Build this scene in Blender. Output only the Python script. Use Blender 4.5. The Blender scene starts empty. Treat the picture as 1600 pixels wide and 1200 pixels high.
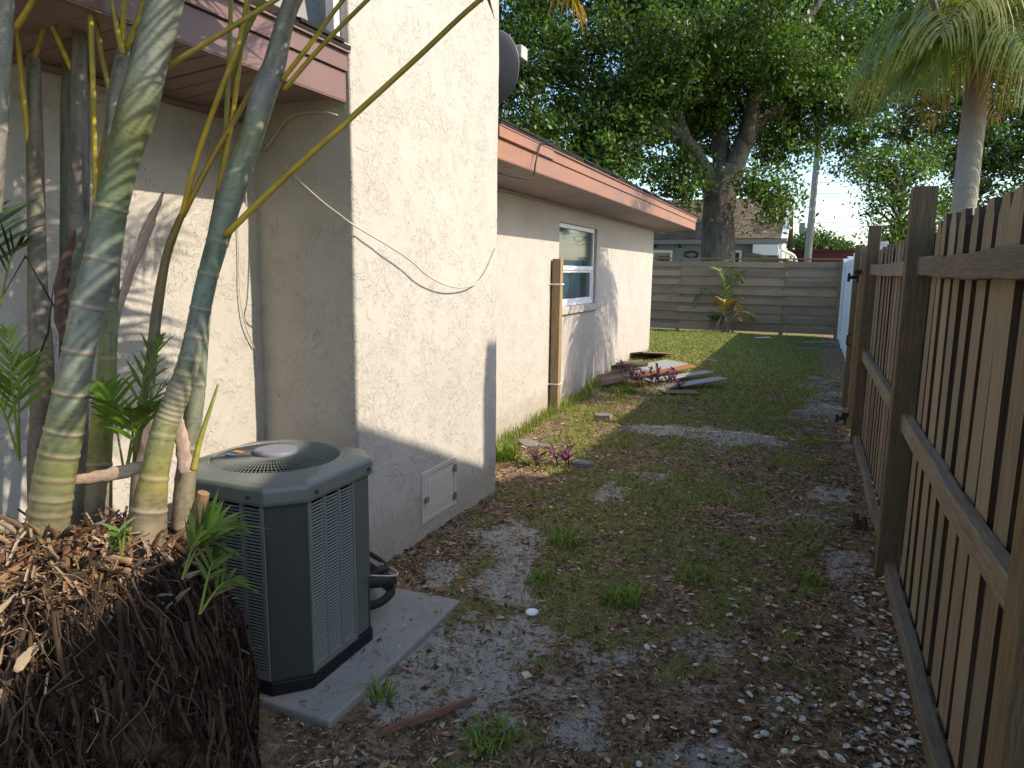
import bpy, bmesh, math, random
import numpy as np
from mathutils import Vector, Matrix
random.seed(7); rng = np.random.default_rng(11)
R = math.radians
sc = bpy.context.scene
col = sc.collection

# ------------------------------------------------------------------ camera
FPX = 1110.0; CH = 1.52
PITCH = math.atan(178/FPX); ROLL = R(0.7); YAW = math.atan(470/FPX*math.cos(PITCH))
fw = np.array([-math.sin(YAW)*math.cos(PITCH), math.cos(YAW)*math.cos(PITCH), -math.sin(PITCH)])
r0 = np.array([math.cos(YAW), math.sin(YAW), 0.0]); u0 = np.cross(r0, fw)
rt = math.cos(ROLL)*r0 + math.sin(ROLL)*u0
up = np.cross(rt, fw)
CAM = np.array([0, 0, CH])
cd = bpy.data.cameras.new('camera'); cam = bpy.data.objects.new('camera', cd); col.objects.link(cam)
cd.sensor_width = 36; cd.lens = FPX/1600*36; cd.clip_start = .02; cd.clip_end = 3000
cam.matrix_world = Matrix(((rt[0], up[0], -fw[0], 0), (rt[1], up[1], -fw[1], 0), (rt[2], up[2], -fw[2], CH), (0, 0, 0, 1)))
sc.camera = cam
# ------------------------------------------------------------------ light
SUN = Vector((1, .11, .78)).normalized()
w = bpy.data.worlds.new('World'); sc.world = w; w.use_nodes = True
nt = w.node_tree; bg = nt.nodes['Background']
sky = nt.nodes.new('ShaderNodeTexSky'); sky.sky_type = 'NISHITA'; sky.sun_disc = False
sky.sun_elevation = math.asin(SUN.z); sky.sun_rotation = math.atan2(SUN.x, SUN.y)
sky.air_density = 1.0; sky.dust_density = 1.3; sky.ozone_density = 3.5
hs_ = nt.nodes.new('ShaderNodeHueSaturation'); hs_.inputs['Saturation'].default_value = 1.15
nt.links.new(sky.outputs[0], hs_.inputs['Color']); nt.links.new(hs_.outputs[0], bg.inputs[0]); bg.inputs[1].default_value = .15
sl = bpy.data.lights.new('sun', 'SUN'); sl.energy = 2.4; sl.angle = R(.5); sl.color = (1, .95, .88)
so = bpy.data.objects.new('sun', sl); col.objects.link(so); so.location = (6, 0, 8)
so.rotation_euler = SUN.to_track_quat('Z', 'Y').to_euler()
vs = sc.view_settings; vs.view_transform = 'Standard'; vs.look = 'None'; vs.exposure = 1.36; vs.gamma = 1
vs.use_curve_mapping = False
vs.use_white_balance = True; vs.white_balance_temperature = 7600; vs.white_balance_tint = 10   # the camera's shade balance

# ------------------------------------------------------------------ measuring helpers
def ray(px, py): return fw + (px-800)/FPX*rt + (600-py)/FPX*up
def at(px, py, d): return CAM + d*ray(px, py)               # a point d metres in front of the lens plane
def onz(px, py, z=0.0):
    d = ray(px, py); return CAM + (z-CH)/d[2]*d
def onx(px, py, x):
    d = ray(px, py); return CAM + x/d[0]*d
def ony(px, py, y):
    d = ray(px, py); return CAM + y/d[1]*d

def ss(a, b, x):
    t = np.clip((np.asarray(x, float)-a)/(b-a), 0, 1); return t*t*(3-2*t)
def _h(i, j, s):
    n = (i*374761393 + j*668265263 + s*1442695041) & 0xffffffff
    n = ((n ^ (n >> 13))*1274126177) & 0xffffffff
    return ((n ^ (n >> 16)) & 0xffff)/65535.0
def vnoise(x, y, s=0):
    x = np.asarray(x, float); y = np.asarray(y, float)
    i = np.floor(x).astype(np.int64); j = np.floor(y).astype(np.int64)
    fx = x-i; fy = y-j; fx = fx*fx*(3-2*fx); fy = fy*fy*(3-2*fy)
    return ((_h(i, j, s)*(1-fx)+_h(i+1, j, s)*fx)*(1-fy) + (_h(i, j+1, s)*(1-fx)+_h(i+1, j+1, s)*fx)*fy)
def fbm(x, y, s=0, o=4):
    a = 0; k = .5; t = 0
    for q in range(o):
        a = a + k*vnoise(x*2**q+q*17.3, y*2**q+q*9.1, s+q); t += k; k *= .5
    return a/t
def gz(x, y):
    x = np.asarray(x, float); y = np.asarray(y, float)
    z = .13*ss(5, 11.5, y)*ss(-1.0, -2.3, x)*(1-.75*ss(13, 17, y)) + .03*ss(9, 18, y)
    z = z + .05*(fbm(x*.9, y*.9, 3, 2)-.5)*ss(1.2, 3, y+np.abs(x)*.2)
    z = z + .022*(fbm(x*5, y*5, 5, 3)-.5)
    return z
def G(x, y): return float(gz(x, y))

# ------------------------------------------------------------------ object helpers
def tag(o, label=None, cat=None, group=None, kind=None):
    if label: o['label'] = label
    if cat: o['category'] = cat
    if group: o['group'] = group
    if kind: o['kind'] = kind
    return o
def empty(name, loc=(0, 0, 0), rz=0, label=None, cat=None, group=None, parent=None):
    o = bpy.data.objects.new(name, None); col.objects.link(o); o.location = loc; o.rotation_euler = (0, 0, rz)
    o.empty_display_size = .1
    if parent: o.parent = parent
    return tag(o, label, cat, group)
def link(name, me, mats=None, parent=None, loc=None, rot=None, world=True):
    o = bpy.data.objects.new(name, me); col.objects.link(o)
    if mats is not None:
        if not isinstance(mats, (list, tuple)): mats = [mats]
        if len(me.materials) == 0:
            for m in mats: me.materials.append(m)
    if loc is not None: o.location = loc
    if rot is not None: o.rotation_euler = rot
    if parent is not None:
        o.parent = parent
        if world: o.matrix_parent_inverse = PM(parent).inverted()
    return o
def PM(o):                                                     # world matrix without a depsgraph update
    m = Matrix.LocRotScale(o.location, o.rotation_euler, o.scale)
    if o.parent: m = PM(o.parent) @ o.matrix_parent_inverse @ m
    return m

class MB:
    def __init__(s): s.v = []; s.f = []; s.c = []; s.mi = []
    def add(s, vs, fs, c=(1, 1, 1), mi=0):
        b = len(s.v); s.v.extend([tuple(map(float, p)) for p in vs])
        if len(c) and isinstance(c[0], (tuple, list, np.ndarray)): s.c.extend([tuple(q) for q in c])
        else: s.c.extend([tuple(c)]*len(vs))
        s.f.extend([tuple(b+i for i in f) for f in fs]); s.mi.extend([mi]*len(fs))
    def box(s, lo, hi, c=(1, 1, 1), mi=0, M=None):
        (a, b, d), (e, f, g) = lo, hi
        vs = [(a, b, d), (e, b, d), (e, f, d), (a, f, d), (a, b, g), (e, b, g), (e, f, g), (a, f, g)]
        if M is not None: vs = [tuple(M @ Vector(p)) for p in vs]
        s.add(vs, [(0, 3, 2, 1), (4, 5, 6, 7), (0, 1, 5, 4), (1, 2, 6, 5), (2, 3, 7, 6), (3, 0, 4, 7)], c, mi)
    def tube(s, pts, rad, n=8, c=(1, 1, 1), mi=0, cap=True, flat=1.0):
        pts = [Vector(p) for p in pts]; m = len(pts)
        if not hasattr(rad, '__len__'): rad = [rad]*m
        cs = c if (hasattr(c[0], '__len__')) else [c]*m
        t = (pts[1]-pts[0]).normalized(); a = t.orthogonal().normalized()
        vs = []; vc = []
        for i in range(m):
            t = (pts[min(i+1, m-1)]-pts[max(i-1, 0)])
            t = t.normalized() if t.length > 1e-9 else Vector((0, 0, 1))
            a = (a-t*a.dot(t)); a = a.normalized() if a.length > 1e-6 else t.orthogonal().normalized()
            b = t.cross(a)
            for k in range(n):
                q = 2*math.pi*k/n
                vs.append(pts[i]+(a*math.cos(q)+b*math.sin(q)*flat)*rad[i]); vc.append(cs[i])
        fs = [(i*n+k, i*n+(k+1) % n, (i+1)*n+(k+1) % n, (i+1)*n+k) for i in range(m-1) for k in range(n)]
        if cap: fs += [tuple(range(n-1, -1, -1)), tuple((m-1)*n+k for k in range(n))]
        s.add(vs, fs, vc, mi)
    def prism(s, poly, z0, z1, c=(1, 1, 1), mi=0):
        n = len(poly)
        vs = [(p[0], p[1], z0) for p in poly]+[(p[0], p[1], z1) for p in poly]
        s.add(vs, [tuple(range(n-1, -1, -1)), tuple(range(n, 2*n))]+[(k, (k+1) % n, n+(k+1) % n, n+k) for k in range(n)], c, mi)
    def mesh(s, name, smooth=False):
        me = bpy.data.meshes.new(name); me.from_pydata(s.v, [], s.f)
        a = me.color_attributes.new('Col', 'FLOAT_COLOR', 'POINT')
        arr = np.ones((len(s.v), 4), np.float32)
        if s.v: arr[:, :3] = np.array(s.c, np.float32)[:, :3]
        a.data.foreach_set('color', arr.ravel())
        if any(s.mi): me.polygons.foreach_set('material_index', s.mi)
        if smooth: me.polygons.foreach_set('use_smooth', [True]*len(me.polygons))
        me.update(); return me
    def build(s, name, mats, parent=None, smooth=False, bevel=0, **k):
        o = link(name, s.mesh(name, smooth), mats, parent, **k)
        if bevel:
            b = o.modifiers.new('bevel', 'BEVEL'); b.width = bevel; b.segments = 2; b.limit_method = 'ANGLE'
        return o
def npmesh(name, V, F, C=None, smooth=False):
    """V (n,3), F (m,k) index array, C (n,3)"""
    me = bpy.data.meshes.new(name); n = len(V); m, k = F.shape
    me.vertices.add(n); me.vertices.foreach_set('co', np.asarray(V, np.float32).ravel())
    me.loops.add(m*k); me.loops.foreach_set('vertex_index', F.astype(np.int32).ravel())
    me.polygons.add(m); me.polygons.foreach_set('loop_start', np.arange(0, m*k, k, dtype=np.int32))
    me.polygons.foreach_set('loop_total', np.full(m, k, np.int32))
    if smooth: me.polygons.foreach_set('use_smooth', np.ones(m, bool))
    if C is not None:
        a = me.color_attributes.new('Col', 'FLOAT_COLOR', 'POINT')
        arr = np.ones((n, 4), np.float32); arr[:, :3] = C; a.data.foreach_set('color', arr.ravel())
    me.update(calc_edges=True); me.validate(); return me
def spline(P, n):
    P = np.asarray(P, float); m = len(P)
    out = []
    for t in np.linspace(0, m-1-1e-9, n):
        i = int(t); u = t-i
        a, b, c, d = P[max(i-1, 0)], P[i], P[min(i+1, m-1)], P[min(i+2, m-1)]
        out.append(.5*((2*b)+(c-a)*u+(2*a-5*b+4*c-d)*u*u+(3*b-a-3*c+d)*u**3))
    return np.array(out)

# ------------------------------------------------------------------ material helpers
class NT:
    def __init__(s, name):
        s.m = bpy.data.materials.new(name); s.m.use_nodes = True; s.t = s.m.node_tree; s.b = s.t.nodes['Principled BSDF']
        s.out = s.t.nodes['Material Output']
    def n(s, typ, **k):
        x = s.t.nodes.new('ShaderNode'+typ)
        for a, v in k.items(): setattr(x, a, v)
        return x
    def l(s, a, b): s.t.links.new(a, b)
    def co(s, which='Object', scale=(1, 1, 1), rnd=False):
        tc = s.n('TexCoord'); mp = s.n('Mapping'); mp.inputs['Scale'].default_value = scale
        s.l(tc.outputs[which], mp.inputs[0])
        if rnd:
            oi = s.n('ObjectInfo'); mu = s.n('Math', operation='MULTIPLY'); mu.inputs[1].default_value = 37.0
            s.l(oi.outputs['Random'], mu.inputs[0]); cb = s.n('CombineXYZ')
            for q in range(3): s.l(mu.outputs[0], cb.inputs[q])
            s.l(cb.outputs[0], mp.inputs['Location'])
        return mp.outputs[0]
    def noise(s, vec, scale, detail=3, rough=.55, dist=0):
        x = s.n('TexNoise'); x.inputs['Scale'].default_value = scale; x.inputs['Detail'].default_value = detail
        x.inputs['Roughness'].default_value = rough; x.inputs['Distortion'].default_value = dist
        s.l(vec, x.inputs['Vector']); return x.outputs['Fac']
    def ramp(s, fac, stops, interp='LINEAR'):
        x = s.n('ValToRGB'); e = x.color_ramp.elements; x.color_ramp.interpolation = interp
        while len(e) < len(stops): e.new(.5)
        for q, (p, c) in enumerate(stops):
            e[q].position = p; e[q].color = (*c, 1) if hasattr(c, '__len__') else (c, c, c, 1)
        s.l(fac, x.inputs[0]); return x.outputs[0]
    def mix(s, fac, a, b, typ='MIX'):
        x = s.n('Mix', data_type='RGBA', blend_type=typ)
        for i, v in ((0, fac), (6, a), (7, b)):
            if hasattr(v, 'links'): s.l(v, x.inputs[i])
            elif hasattr(v, '__len__'): x.inputs[i].default_value = (*v, 1)
            else: x.inputs[i].default_value = v
        return x.outputs[2]
    def math(s, op, a, b=None):
        x = s.n('Math', operation=op)
        for i, v in ((0, a), (1, b)):
            if v is None: continue
            if hasattr(v, 'links'): s.l(v, x.inputs[i])
            else: x.inputs[i].default_value = v
        return x.outputs[0]
    def attr(s, name='Col'):
        a = s.n('Attribute'); a.attribute_name = name; return a.outputs['Color']
    def rnd(s): return s.n('ObjectInfo').outputs['Random']
    def bump(s, h, strength=.5, dist=.01, prev=None):
        b = s.n('Bump'); b.inputs['Strength'].default_value = strength; b.inputs['Distance'].default_value = dist
        s.l(h, b.inputs['Height'])
        if prev: s.l(prev, b.inputs['Normal'])
        s.l(b.outputs[0], s.b.inputs['Normal']); return b.outputs[0]
    def base(s, c):
        if hasattr(c, 'links'): s.l(c, s.b.inputs['Base Color'])
        else: s.b.inputs['Base Color'].default_value = (*c, 1)
    def set(s, rough=.7, metal=0, spec=.3):
        s.b.inputs['Roughness'].default_value = rough; s.b.inputs['Metallic'].default_value = metal
        s.b.inputs['Specular IOR Level'].default_value = spec; return s
def plain(name, c, rough=.6, metal=0, spec=.4, var=.12, scale=12, bump=0):
    t = NT(name); v = t.co(rnd=True); f = t.noise(v, scale, 5)
    t.base(t.mix(f, tuple(x*(1-var) for x in c), tuple(min(1, x*(1+var)) for x in c))); t.set(rough, metal, spec)
    if bump: t.bump(t.noise(v, scale*6, 3), bump, .004)
    return t.m
def wood(name, c1, c2, axis, c3=None, bump=.5):
    t = NT(name); s = [14, 14, 14]; s[axis] = .9
    v = t.co(scale=tuple(s), rnd=True)
    g = t.noise(v, 3.2, 6, .65, .6); g2 = t.noise(v, 14, 4, .6)
    big = t.noise(t.co(rnd=True), 2.2, 3)
    c = t.mix(t.ramp(g, [(.3, 0), (.7, 1)]), c1, c2)
    c = t.mix(t.math('MULTIPLY', t.ramp(g2, [(.42, 1), (.56, 0)]), .45), c, tuple(x*.45 for x in c1))
    if c3: c = t.mix(t.ramp(big, [(.42, 0), (.66, .75)]), c, c3)
    k = t.mix(t.rnd(), (.74, .74, .74), (1.18, 1.14, 1.08)); c = t.mix(1.0, c, k, 'MULTIPLY')
    t.base(c); t.set(.82, 0, .2); t.bump(t.math('ADD', g2, g), bump, .004); return t.m
def vcol(name, rough=.6, spec=.35, var=.25, scale=30, trans=0, bump=0, bscale=60):
    t = NT(name); v = t.co(); f = t.noise(v, scale, 4)
    c = t.mix(1.0, t.attr(), t.mix(f, (1-var,)*3, (1+var,)*3), 'MULTIPLY'); t.base(c); t.set(rough, 0, spec)
    if trans:
        tr = t.n('BsdfTranslucent'); t.l(t.mix(1.0, c, (1.3, 1.5, .6), 'MULTIPLY'), tr.inputs[0])
        mx = t.n('MixShader'); mx.inputs[0].default_value = trans
        t.l(t.b.outputs[0], mx.inputs[1]); t.l(tr.outputs[0], mx.inputs[2]); t.l(mx.outputs[0], t.out.inputs[0])
    if bump: t.bump(t.noise(v, bscale, 4), bump, .006)
    return t.m

def stucco(name, c, scl=1.0):
    t = NT(name); tc = t.co(); 
    va = t.co(scale=(1, 1.25, .8))
    n1 = t.noise(va, 15*scl, 4, .6, 1.2); n2 = t.noise(va, 30*scl, 3, .55, .9); m = t.noise(tc, 7.0, 3, .6)
    p1 = t.ramp(n1, [(.485, 0), (.515, 1)]); p2 = t.ramp(n2, [(.53, 0), (.56, 1)])
    mk = t.ramp(m, [(.42, 0), (.56, 1)])
    fine = t.noise(tc, 160, 3, .6)
    hgt = t.math('ADD', t.math('MULTIPLY', t.math('ADD', t.math('MULTIPLY', p1, .6), t.math('MULTIPLY', p2, .5)), mk), t.math('MULTIPLY', fine, .22))
    hgt = t.math('ADD', hgt, t.math('MULTIPLY', t.noise(tc, 3, 2), .8))
    big = t.noise(tc, 1.3, 5, .6)
    cc = t.mix(t.ramp(big, [(.35, 0), (.7, 1)]), c, tuple(x*.9 for x in c))
    dirt = t.noise(t.co(scale=(1, 1, .25)), 6, 5, .65)
    cc = t.mix(t.ramp(dirt, [(.62, 0), (.8, .35)]), cc, (.42, .37, .29))
    # splash-back dirt near the soil line
    sp = t.n('SeparateXYZ'); t.l(t.n('TexCoord').outputs['Object'], sp.inputs[0])
    low = t.math('ADD', sp.outputs[2], t.math('MULTIPLY', t.noise(tc, 9, 4), -.35))
    cc = t.mix(t.ramp(low, [(.0, .55), (.13, 0)]), cc, (.33, .29, .23))
    # hairline trowel cracks holding dirt
    ln = t.math('ABSOLUTE', t.math('SUBTRACT', t.noise(t.co(scale=(1, 1.3, .7)), 13*scl, 3, .6, .8), .5))
    lm = t.math('MULTIPLY', t.ramp(ln, [(.004, .75), (.012, 0)]), t.ramp(t.noise(tc, 4.5, 4, .7), [(.52, 0), (.62, 1)]))
    cc = t.mix(lm, cc, (.24, .20, .15))
    t.base(cc); t.set(.9, 0, .15); t.bump(hgt, .8, .005); return t.m

M = {}
M['stucco'] = stucco('stucco_cream', (.475, .445, .395))
M['stucco_back'] = stucco('stucco_back_wing', (.48, .44, .395), .8)
M['fascia'] = plain('fascia_mauve_metal', (.205, .12, .108), .45, .15, .4, .12, 5)
t = NT('fascia_copper_weathered'); v = t.co(scale=(1, .7, 3)); f = t.noise(v, 2.2, 5, .6)
streak = t.noise(t.co(scale=(1, 9, .6)), 3, 4, .6)
c = t.mix(t.ramp(f, [(.35, 0), (.65, 1)]), (.38, .17, .095), (.27, .15, .13))
c = t.mix(t.ramp(streak, [(.58, 0), (.7, .7)]), c, (.14, .075, .055)); t.base(c); t.set(.42, .15, .4); M['copper'] = t.m
M['soffit'] = plain('soffit_mauve', (.25, .165, .15), .6, 0, .3, .08, 4)
M['soffit_back'] = plain('soffit_back_mauve', (.33, .26, .24), .6, 0, .3, .1, 4)
M['shingle'] = plain('roof_shingle_edge', (.035, .032, .03), .95, 0, .1, .4, 60, .6)
M['siding'] = plain('siding_grey', (.25, .24, .25), .5, 0, .3, .06, 3)
M['white'] = plain('white_painted_metal', (.74, .75, .76), .4, 0, .4, .05, 5)
M['vinyl'] = plain('white_vinyl', (.76, .78, .8), .4, 0, .4, .05, 3)
M['picket'] = wood('picket_pine', (.19, .155, .11), (.33, .275, .20), 2, (.24, .215, .17))
M['picket_dark'] = wood('picket_edge_dark', (.045, .035, .025), (.085, .065, .045), 2)  # darker wood tone set on every picket edge
M['post'] = wood('post_pine', (.13, .098, .06), (.23, .18, .115), 2, (.10, .085, .06))
M['rail'] = wood('rail_grey_pine', (.14, .118, .09), (.30, .255, .195), 1, (.20, .185, .155))
M['board'] = wood('board_grey_brown', (.29, .195, .125), (.46, .33, .22), 0, (.36, .27, .195))
M['batten'] = wood('batten_pine', (.22, .145, .075), (.34, .24, .135), 2)
M['treated'] = wood('treated_pine', (.22, .16, .09), (.34, .26, .16), 2)
M['black'] = plain('black_iron', (.018, .018, .02), .5, .3, .4, .2)
M['rubber'] = plain('black_foam_sleeve', (.02, .022, .026), .7, 0, .3, .2)
M['ac'] = plain('condenser_green_grey', (.10, .112, .10), .42, 0, .45, .07, 6)
M['ac_dark'] = plain('condenser_dark_panel', (.043, .049, .046), .48, 0, .4, .25, 7)
M['ac_louver'] = plain('condenser_louver', (.155, .17, .152), .5, 0, .35, .2, 9)
M['coil'] = plain('condenser_coil', (.012, .013, .014), .8, 0, .2, .2, 80)
M['ac_base'] = plain('condenser_base', (.010, .011, .012), .5, 0, .3, .2)
t = NT('fan_cap_lilac'); t.base((.2, .2, .24)); t.set(.5, 0, .4); M['hub'] = t.m
t = NT('concrete_pad'); v = t.co(); a = t.noise(v, 4, 6, .6); s_ = t.n('TexVoronoi'); s_.inputs['Scale'].default_value = 95; t.l(v, s_.inputs['Vector'])
c = t.mix(a, (.20, .19, .165), (.32, .305, .275)); c = t.mix(t.ramp(s_.outputs['Distance'], [(.14, .8), (.22, 0)]), c, (.55, .53, .49))
t.base(c); t.set(.92, 0, .15); t.bump(t.noise(v, 60, 5), .5, .004); M['concrete'] = t.m
t = NT('window_glass'); t.base((.03, .055, .06)); t.set(.04, 0, .8); t.b.inputs['Coat Weight'].default_value = .3; M['glass'] = t.m
M['curtain'] = plain('window_curtain', (.16, .24, .25), .8, 0, .2, .2, 3)
M['cable_w'] = plain('cable_offwhite', (.5, .45, .37), .5)
M['stem'] = vcol('palm_stem_waxy', .5, .35, .16, 22, 0, .25, 90)
M['petiole'] = vcol('palm_petiole', .42, .4, .15, 30, .06)
M['leaf'] = vcol('palm_leaf', .42, .4, .25, 14, .3)
M['husk'] = vcol('dry_husk', .85, .15, .3, 40, 0, .5, 60)
M['roots'] = vcol('palm_roots', .9, .1, .35, 45, 0, .6, 120)
M['oakleaf'] = vcol('oak_leaf', .45, .4, .3, 3, .38)
M['grass'] = vcol('grass_blade', .55, .25, .25, 6, .25)
M['litter'] = vcol('leaf_litter', .85, .12, .3, 30)
M['shell'] = plain('seashell', (.6, .57, .51), .55, 0, .3, .25, 40, .3)
M['stone'] = plain('flat_stone', (.2, .185, .165), .9, 0, .15, .25, 14, .6)
M['slate'] = plain('grey_scrap_board', (.27, .28, .28), .7, 0, .25, .2, 9, .3)
M['brownpiece'] = plain('brown_scrap', (.19, .125, .105), .9, 0, .15, .25, 30, .5)
M['orangeboard'] = wood('orange_scrap_board', (.38, .15, .06), (.5, .24, .11), 0)
M['purple'] = vcol('purple_leaf', .5, .35, .2, 20, .15)
t = NT('oak_bark'); v = t.co(scale=(1, 1, .22)); n_ = t.noise(v, 7, 8, .7, .5)
t.base(t.mix(t.ramp(n_, [(.3, 0), (.7, 1)]), (.04, .035, .03), (.14, .125, .11))); t.set(.95, 0, .1); t.bump(n_, 1, .05); M['bark'] = t.m
t = NT('palm_bark'); v = t.co(scale=(1, 1, 5)); n_ = t.noise(v, 4, 6, .65); n2 = t.noise(t.co(), 16, 6, .7)
t.base(t.mix(t.math('MULTIPLY', t.math('ADD', n_, n2), .5), (.16, .145, .12), (.40, .37, .32))); t.set(.92, 0, .12); t.bump(t.math('ADD', n_, n2), .8, .02); M['palmbark'] = t.m
# ================================================================== GROUND
SANDS = [(720,1045,120,75,1.25),(800,1000,70,35,.9),(800,905,45,50,1.0),(800,850,60,28,1.0),(690,900,32,22,.8),(640,1080,70,45,.9),(905,1140,55,40,.9),(1090,1180,70,28,.9),
 (950,772,32,16,.9),(940,1030,80,28,.7),(1110,1010,75,22,.65),(1325,880,40,25,.8),(1300,775,42,16,.9),(1280,810,40,14,.6),(1285,640,50,14,.8),(1290,618,40,10,.9),(1270,600,40,9,.7),
 (1060,672,75,9,1.1),(1150,683,75,11,1.1),(1200,688,30,9,.8),(1090,1075,60,22,.5),(1240,1110,60,28,.5),(1335,960,40,40,.45),(1010,745,40,9,.5),(860,1080,70,30,.6),(560,1185,90,20,.6),(430,1165,50,16,.6)]
_S = []
for cx, cy, rx, ry, k in SANDS:
    c0 = onz(cx, cy)[:2]; a = onz(cx+rx, cy)[:2]-c0; b = onz(cx, cy-ry)[:2]-c0
    _S.append((c0, np.linalg.inv(np.array([a, b]).T), k))
def sandmask(x, y):
    x = np.asarray(x, float); y = np.asarray(y, float); m = np.zeros_like(x)
    nz = (fbm(x*6, y*6, 21, 4)-.5)*1.7+(fbm(x*17, y*17, 24, 3)-.5)*1.3
    for c0, Mi, k in _S:
        u = Mi[0, 0]*(x-c0[0])+Mi[0, 1]*(y-c0[1]); v = Mi[1, 0]*(x-c0[0])+Mi[1, 1]*(y-c0[1])
        m = np.maximum(m, min(k, 1)*ss(1.25, .55, np.sqrt(u*u+v*v)+nz*.75))
    return np.clip(m + .5*ss(.66, .74, fbm(x*3.1+5, y*3.1, 31, 4))*(y < 9), 0, 1)
def grassmask(x, y):
    x = np.asarray(x, float); y = np.asarray(y, float)
    n = .5*fbm(x*2.3, y*2.3, 41, 4)+.5*fbm(x*7.5, y*7.5, 44, 3)
    strip = np.exp(-((x+.75+.03*y)/.8)**2)
    thr = .535-.12*strip*ss(1.2, 3.5, y)-.30*ss(7.5, 11.5, y)-.03*ss(4, 7, y)
    g = ss(thr, thr+.07, n)
    g = np.maximum(g, .7*ss(-2.25, -2.45, x)*(y > 4.5))
    return g*(1-.85*sandmask(x, y))*ss(.35, .05, x)
xs = np.unique(np.concatenate([-3.2-np.geomspace(.1, 900, 24), np.arange(-3.2, 1.2, .035), 1.2+np.geomspace(.1, 900, 24)]))
ys = np.unique(np.concatenate([.6-np.geomspace(.1, 60, 12), np.arange(.6, 6.5, .03), np.arange(6.5, 20, .09), 20+np.geomspace(.2, 2000, 26)]))
Xg, Yg = np.meshgrid(xs, ys)
Zg = gz(Xg, Yg)*ss(40, 25, np.abs(Xg)+np.abs(Yg))
inner = (Xg > -3.3) & (Xg < 1.3) & (Yg > .5) & (Yg < 20)
Zg = Zg + np.where(inner, .012*(fbm(Xg*22, Yg*22, 8, 2)-.5), 0)
nx, ny = len(xs), len(ys)
idx = np.arange(nx*ny).reshape(ny, nx)
F = np.stack([idx[:-1, :-1].ravel(), idx[:-1, 1:].ravel(), idx[1:, 1:].ravel(), idx[1:, :-1].ravel()], 1)
Cg = np.stack([np.where(inner, sandmask(Xg, Yg), .1).ravel(), np.where(inner, grassmask(Xg, Yg), .8).ravel(), np.zeros(nx*ny)], 1)
t = NT('yard_soil'); v = t.co(); at_ = t.n('SeparateColor'); t.l(t.attr(), at_.inputs[0])
n1 = t.noise(v, 3.5, 8, .65); n2 = t.noise(v, 34, 6, .7); n3 = t.noise(v, 190, 3, .7); n4 = t.noise(v, 11, 5, .65)
soil = t.mix(t.ramp(n2, [(.36, 0), (.64, 1)]), (.06, .037, .022), (.37, .26, .17))
soil = t.mix(t.ramp(n4, [(.5, 0), (.7, .8)]), soil, (.42, .31, .205))
sand = t.mix(t.ramp(n3, [(.35, 0), (.62, 1)]), (.29, .268, .235), (.56, .525, .47))
sf = t.math('ADD', at_.outputs[0], t.math('MULTIPLY', t.math('SUBTRACT', n2, .5), 2.6)); sf = t.math('ADD', sf, t.math('MULTIPLY', t.math('SUBTRACT', n4, .5), 1.1)); sf = t.ramp(sf, [(.42, 0), (.85, .9)])
c = t.mix(sf, soil, sand)
gr = t.mix(n2, (.14, .15, .045), (.28, .25, .10))
gf = t.ramp(t.math('ADD', at_.outputs[1], t.math('MULTIPLY', t.math('SUBTRACT', n4, .5), 1.0)), [(.45, 0), (.8, .75)])
c = t.mix(gf, c, gr)
t.base(c); t.set(.97, 0, .08)
t.bump(t.math('ADD', t.math('MULTIPLY', n2, 1.0), t.math('MULTIPLY', n3, .35)), .9, .025); M['ground'] = t.m
o = link('ground', npmesh('ground', np.stack([Xg.ravel(), Yg.ravel(), Zg.ravel()], 1), F, Cg, True), M['ground']); tag(o, kind='structure')

# ================================================================== HOUSE
def grid_wall(name, A, B, C_, mat, parent, step=.03, amp=.004, seed=0):
    """stucco sheet from corner A along B-A and C-A with a slightly uneven surface"""
    A, B, C_ = map(np.array, (A, B, C_)); A = A.astype(float); U = B-A; V = C_-A
    nu = max(2, int(np.linalg.norm(U)/step)); nv = max(2, int(np.linalg.norm(V)/step))
    u, v = np.meshgrid(np.linspace(0, 1, nu+1), np.linspace(0, 1, nv+1)); n = np.cross(U, V); n = n/np.linalg.norm(n)
    lu, lv = u*np.linalg.norm(U), v*np.linalg.norm(V)
    d = amp*2*(fbm(lu*7+seed, lv*7, seed, 3)-.5)+amp*(fbm(lu*1.2, lv*1.2+seed, seed+9, 2)-.5)*2
    P = A+u[..., None]*U+v[..., None]*V+d[..., None]*n
    i = np.arange((nu+1)*(nv+1)).reshape(nv+1, nu+1)
    Fq = np.stack([i[:-1, :-1].ravel(), i[:-1, 1:].ravel(), i[1:, 1:].ravel(), i[1:, :-1].ravel()], 1)
    return link(name, npmesh(name, P.reshape(-1, 3), Fq, None, True), mat, parent)
XW = -2.50; XF = -1.955; XC = -1.94; Y1, Y2 = 2.757, 4.365; YE = 12.0
house = empty('house', (XW, 6, 0), 0, 'cream stucco house with mauve copper eaves and a broad stucco chimney', 'house')
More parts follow.
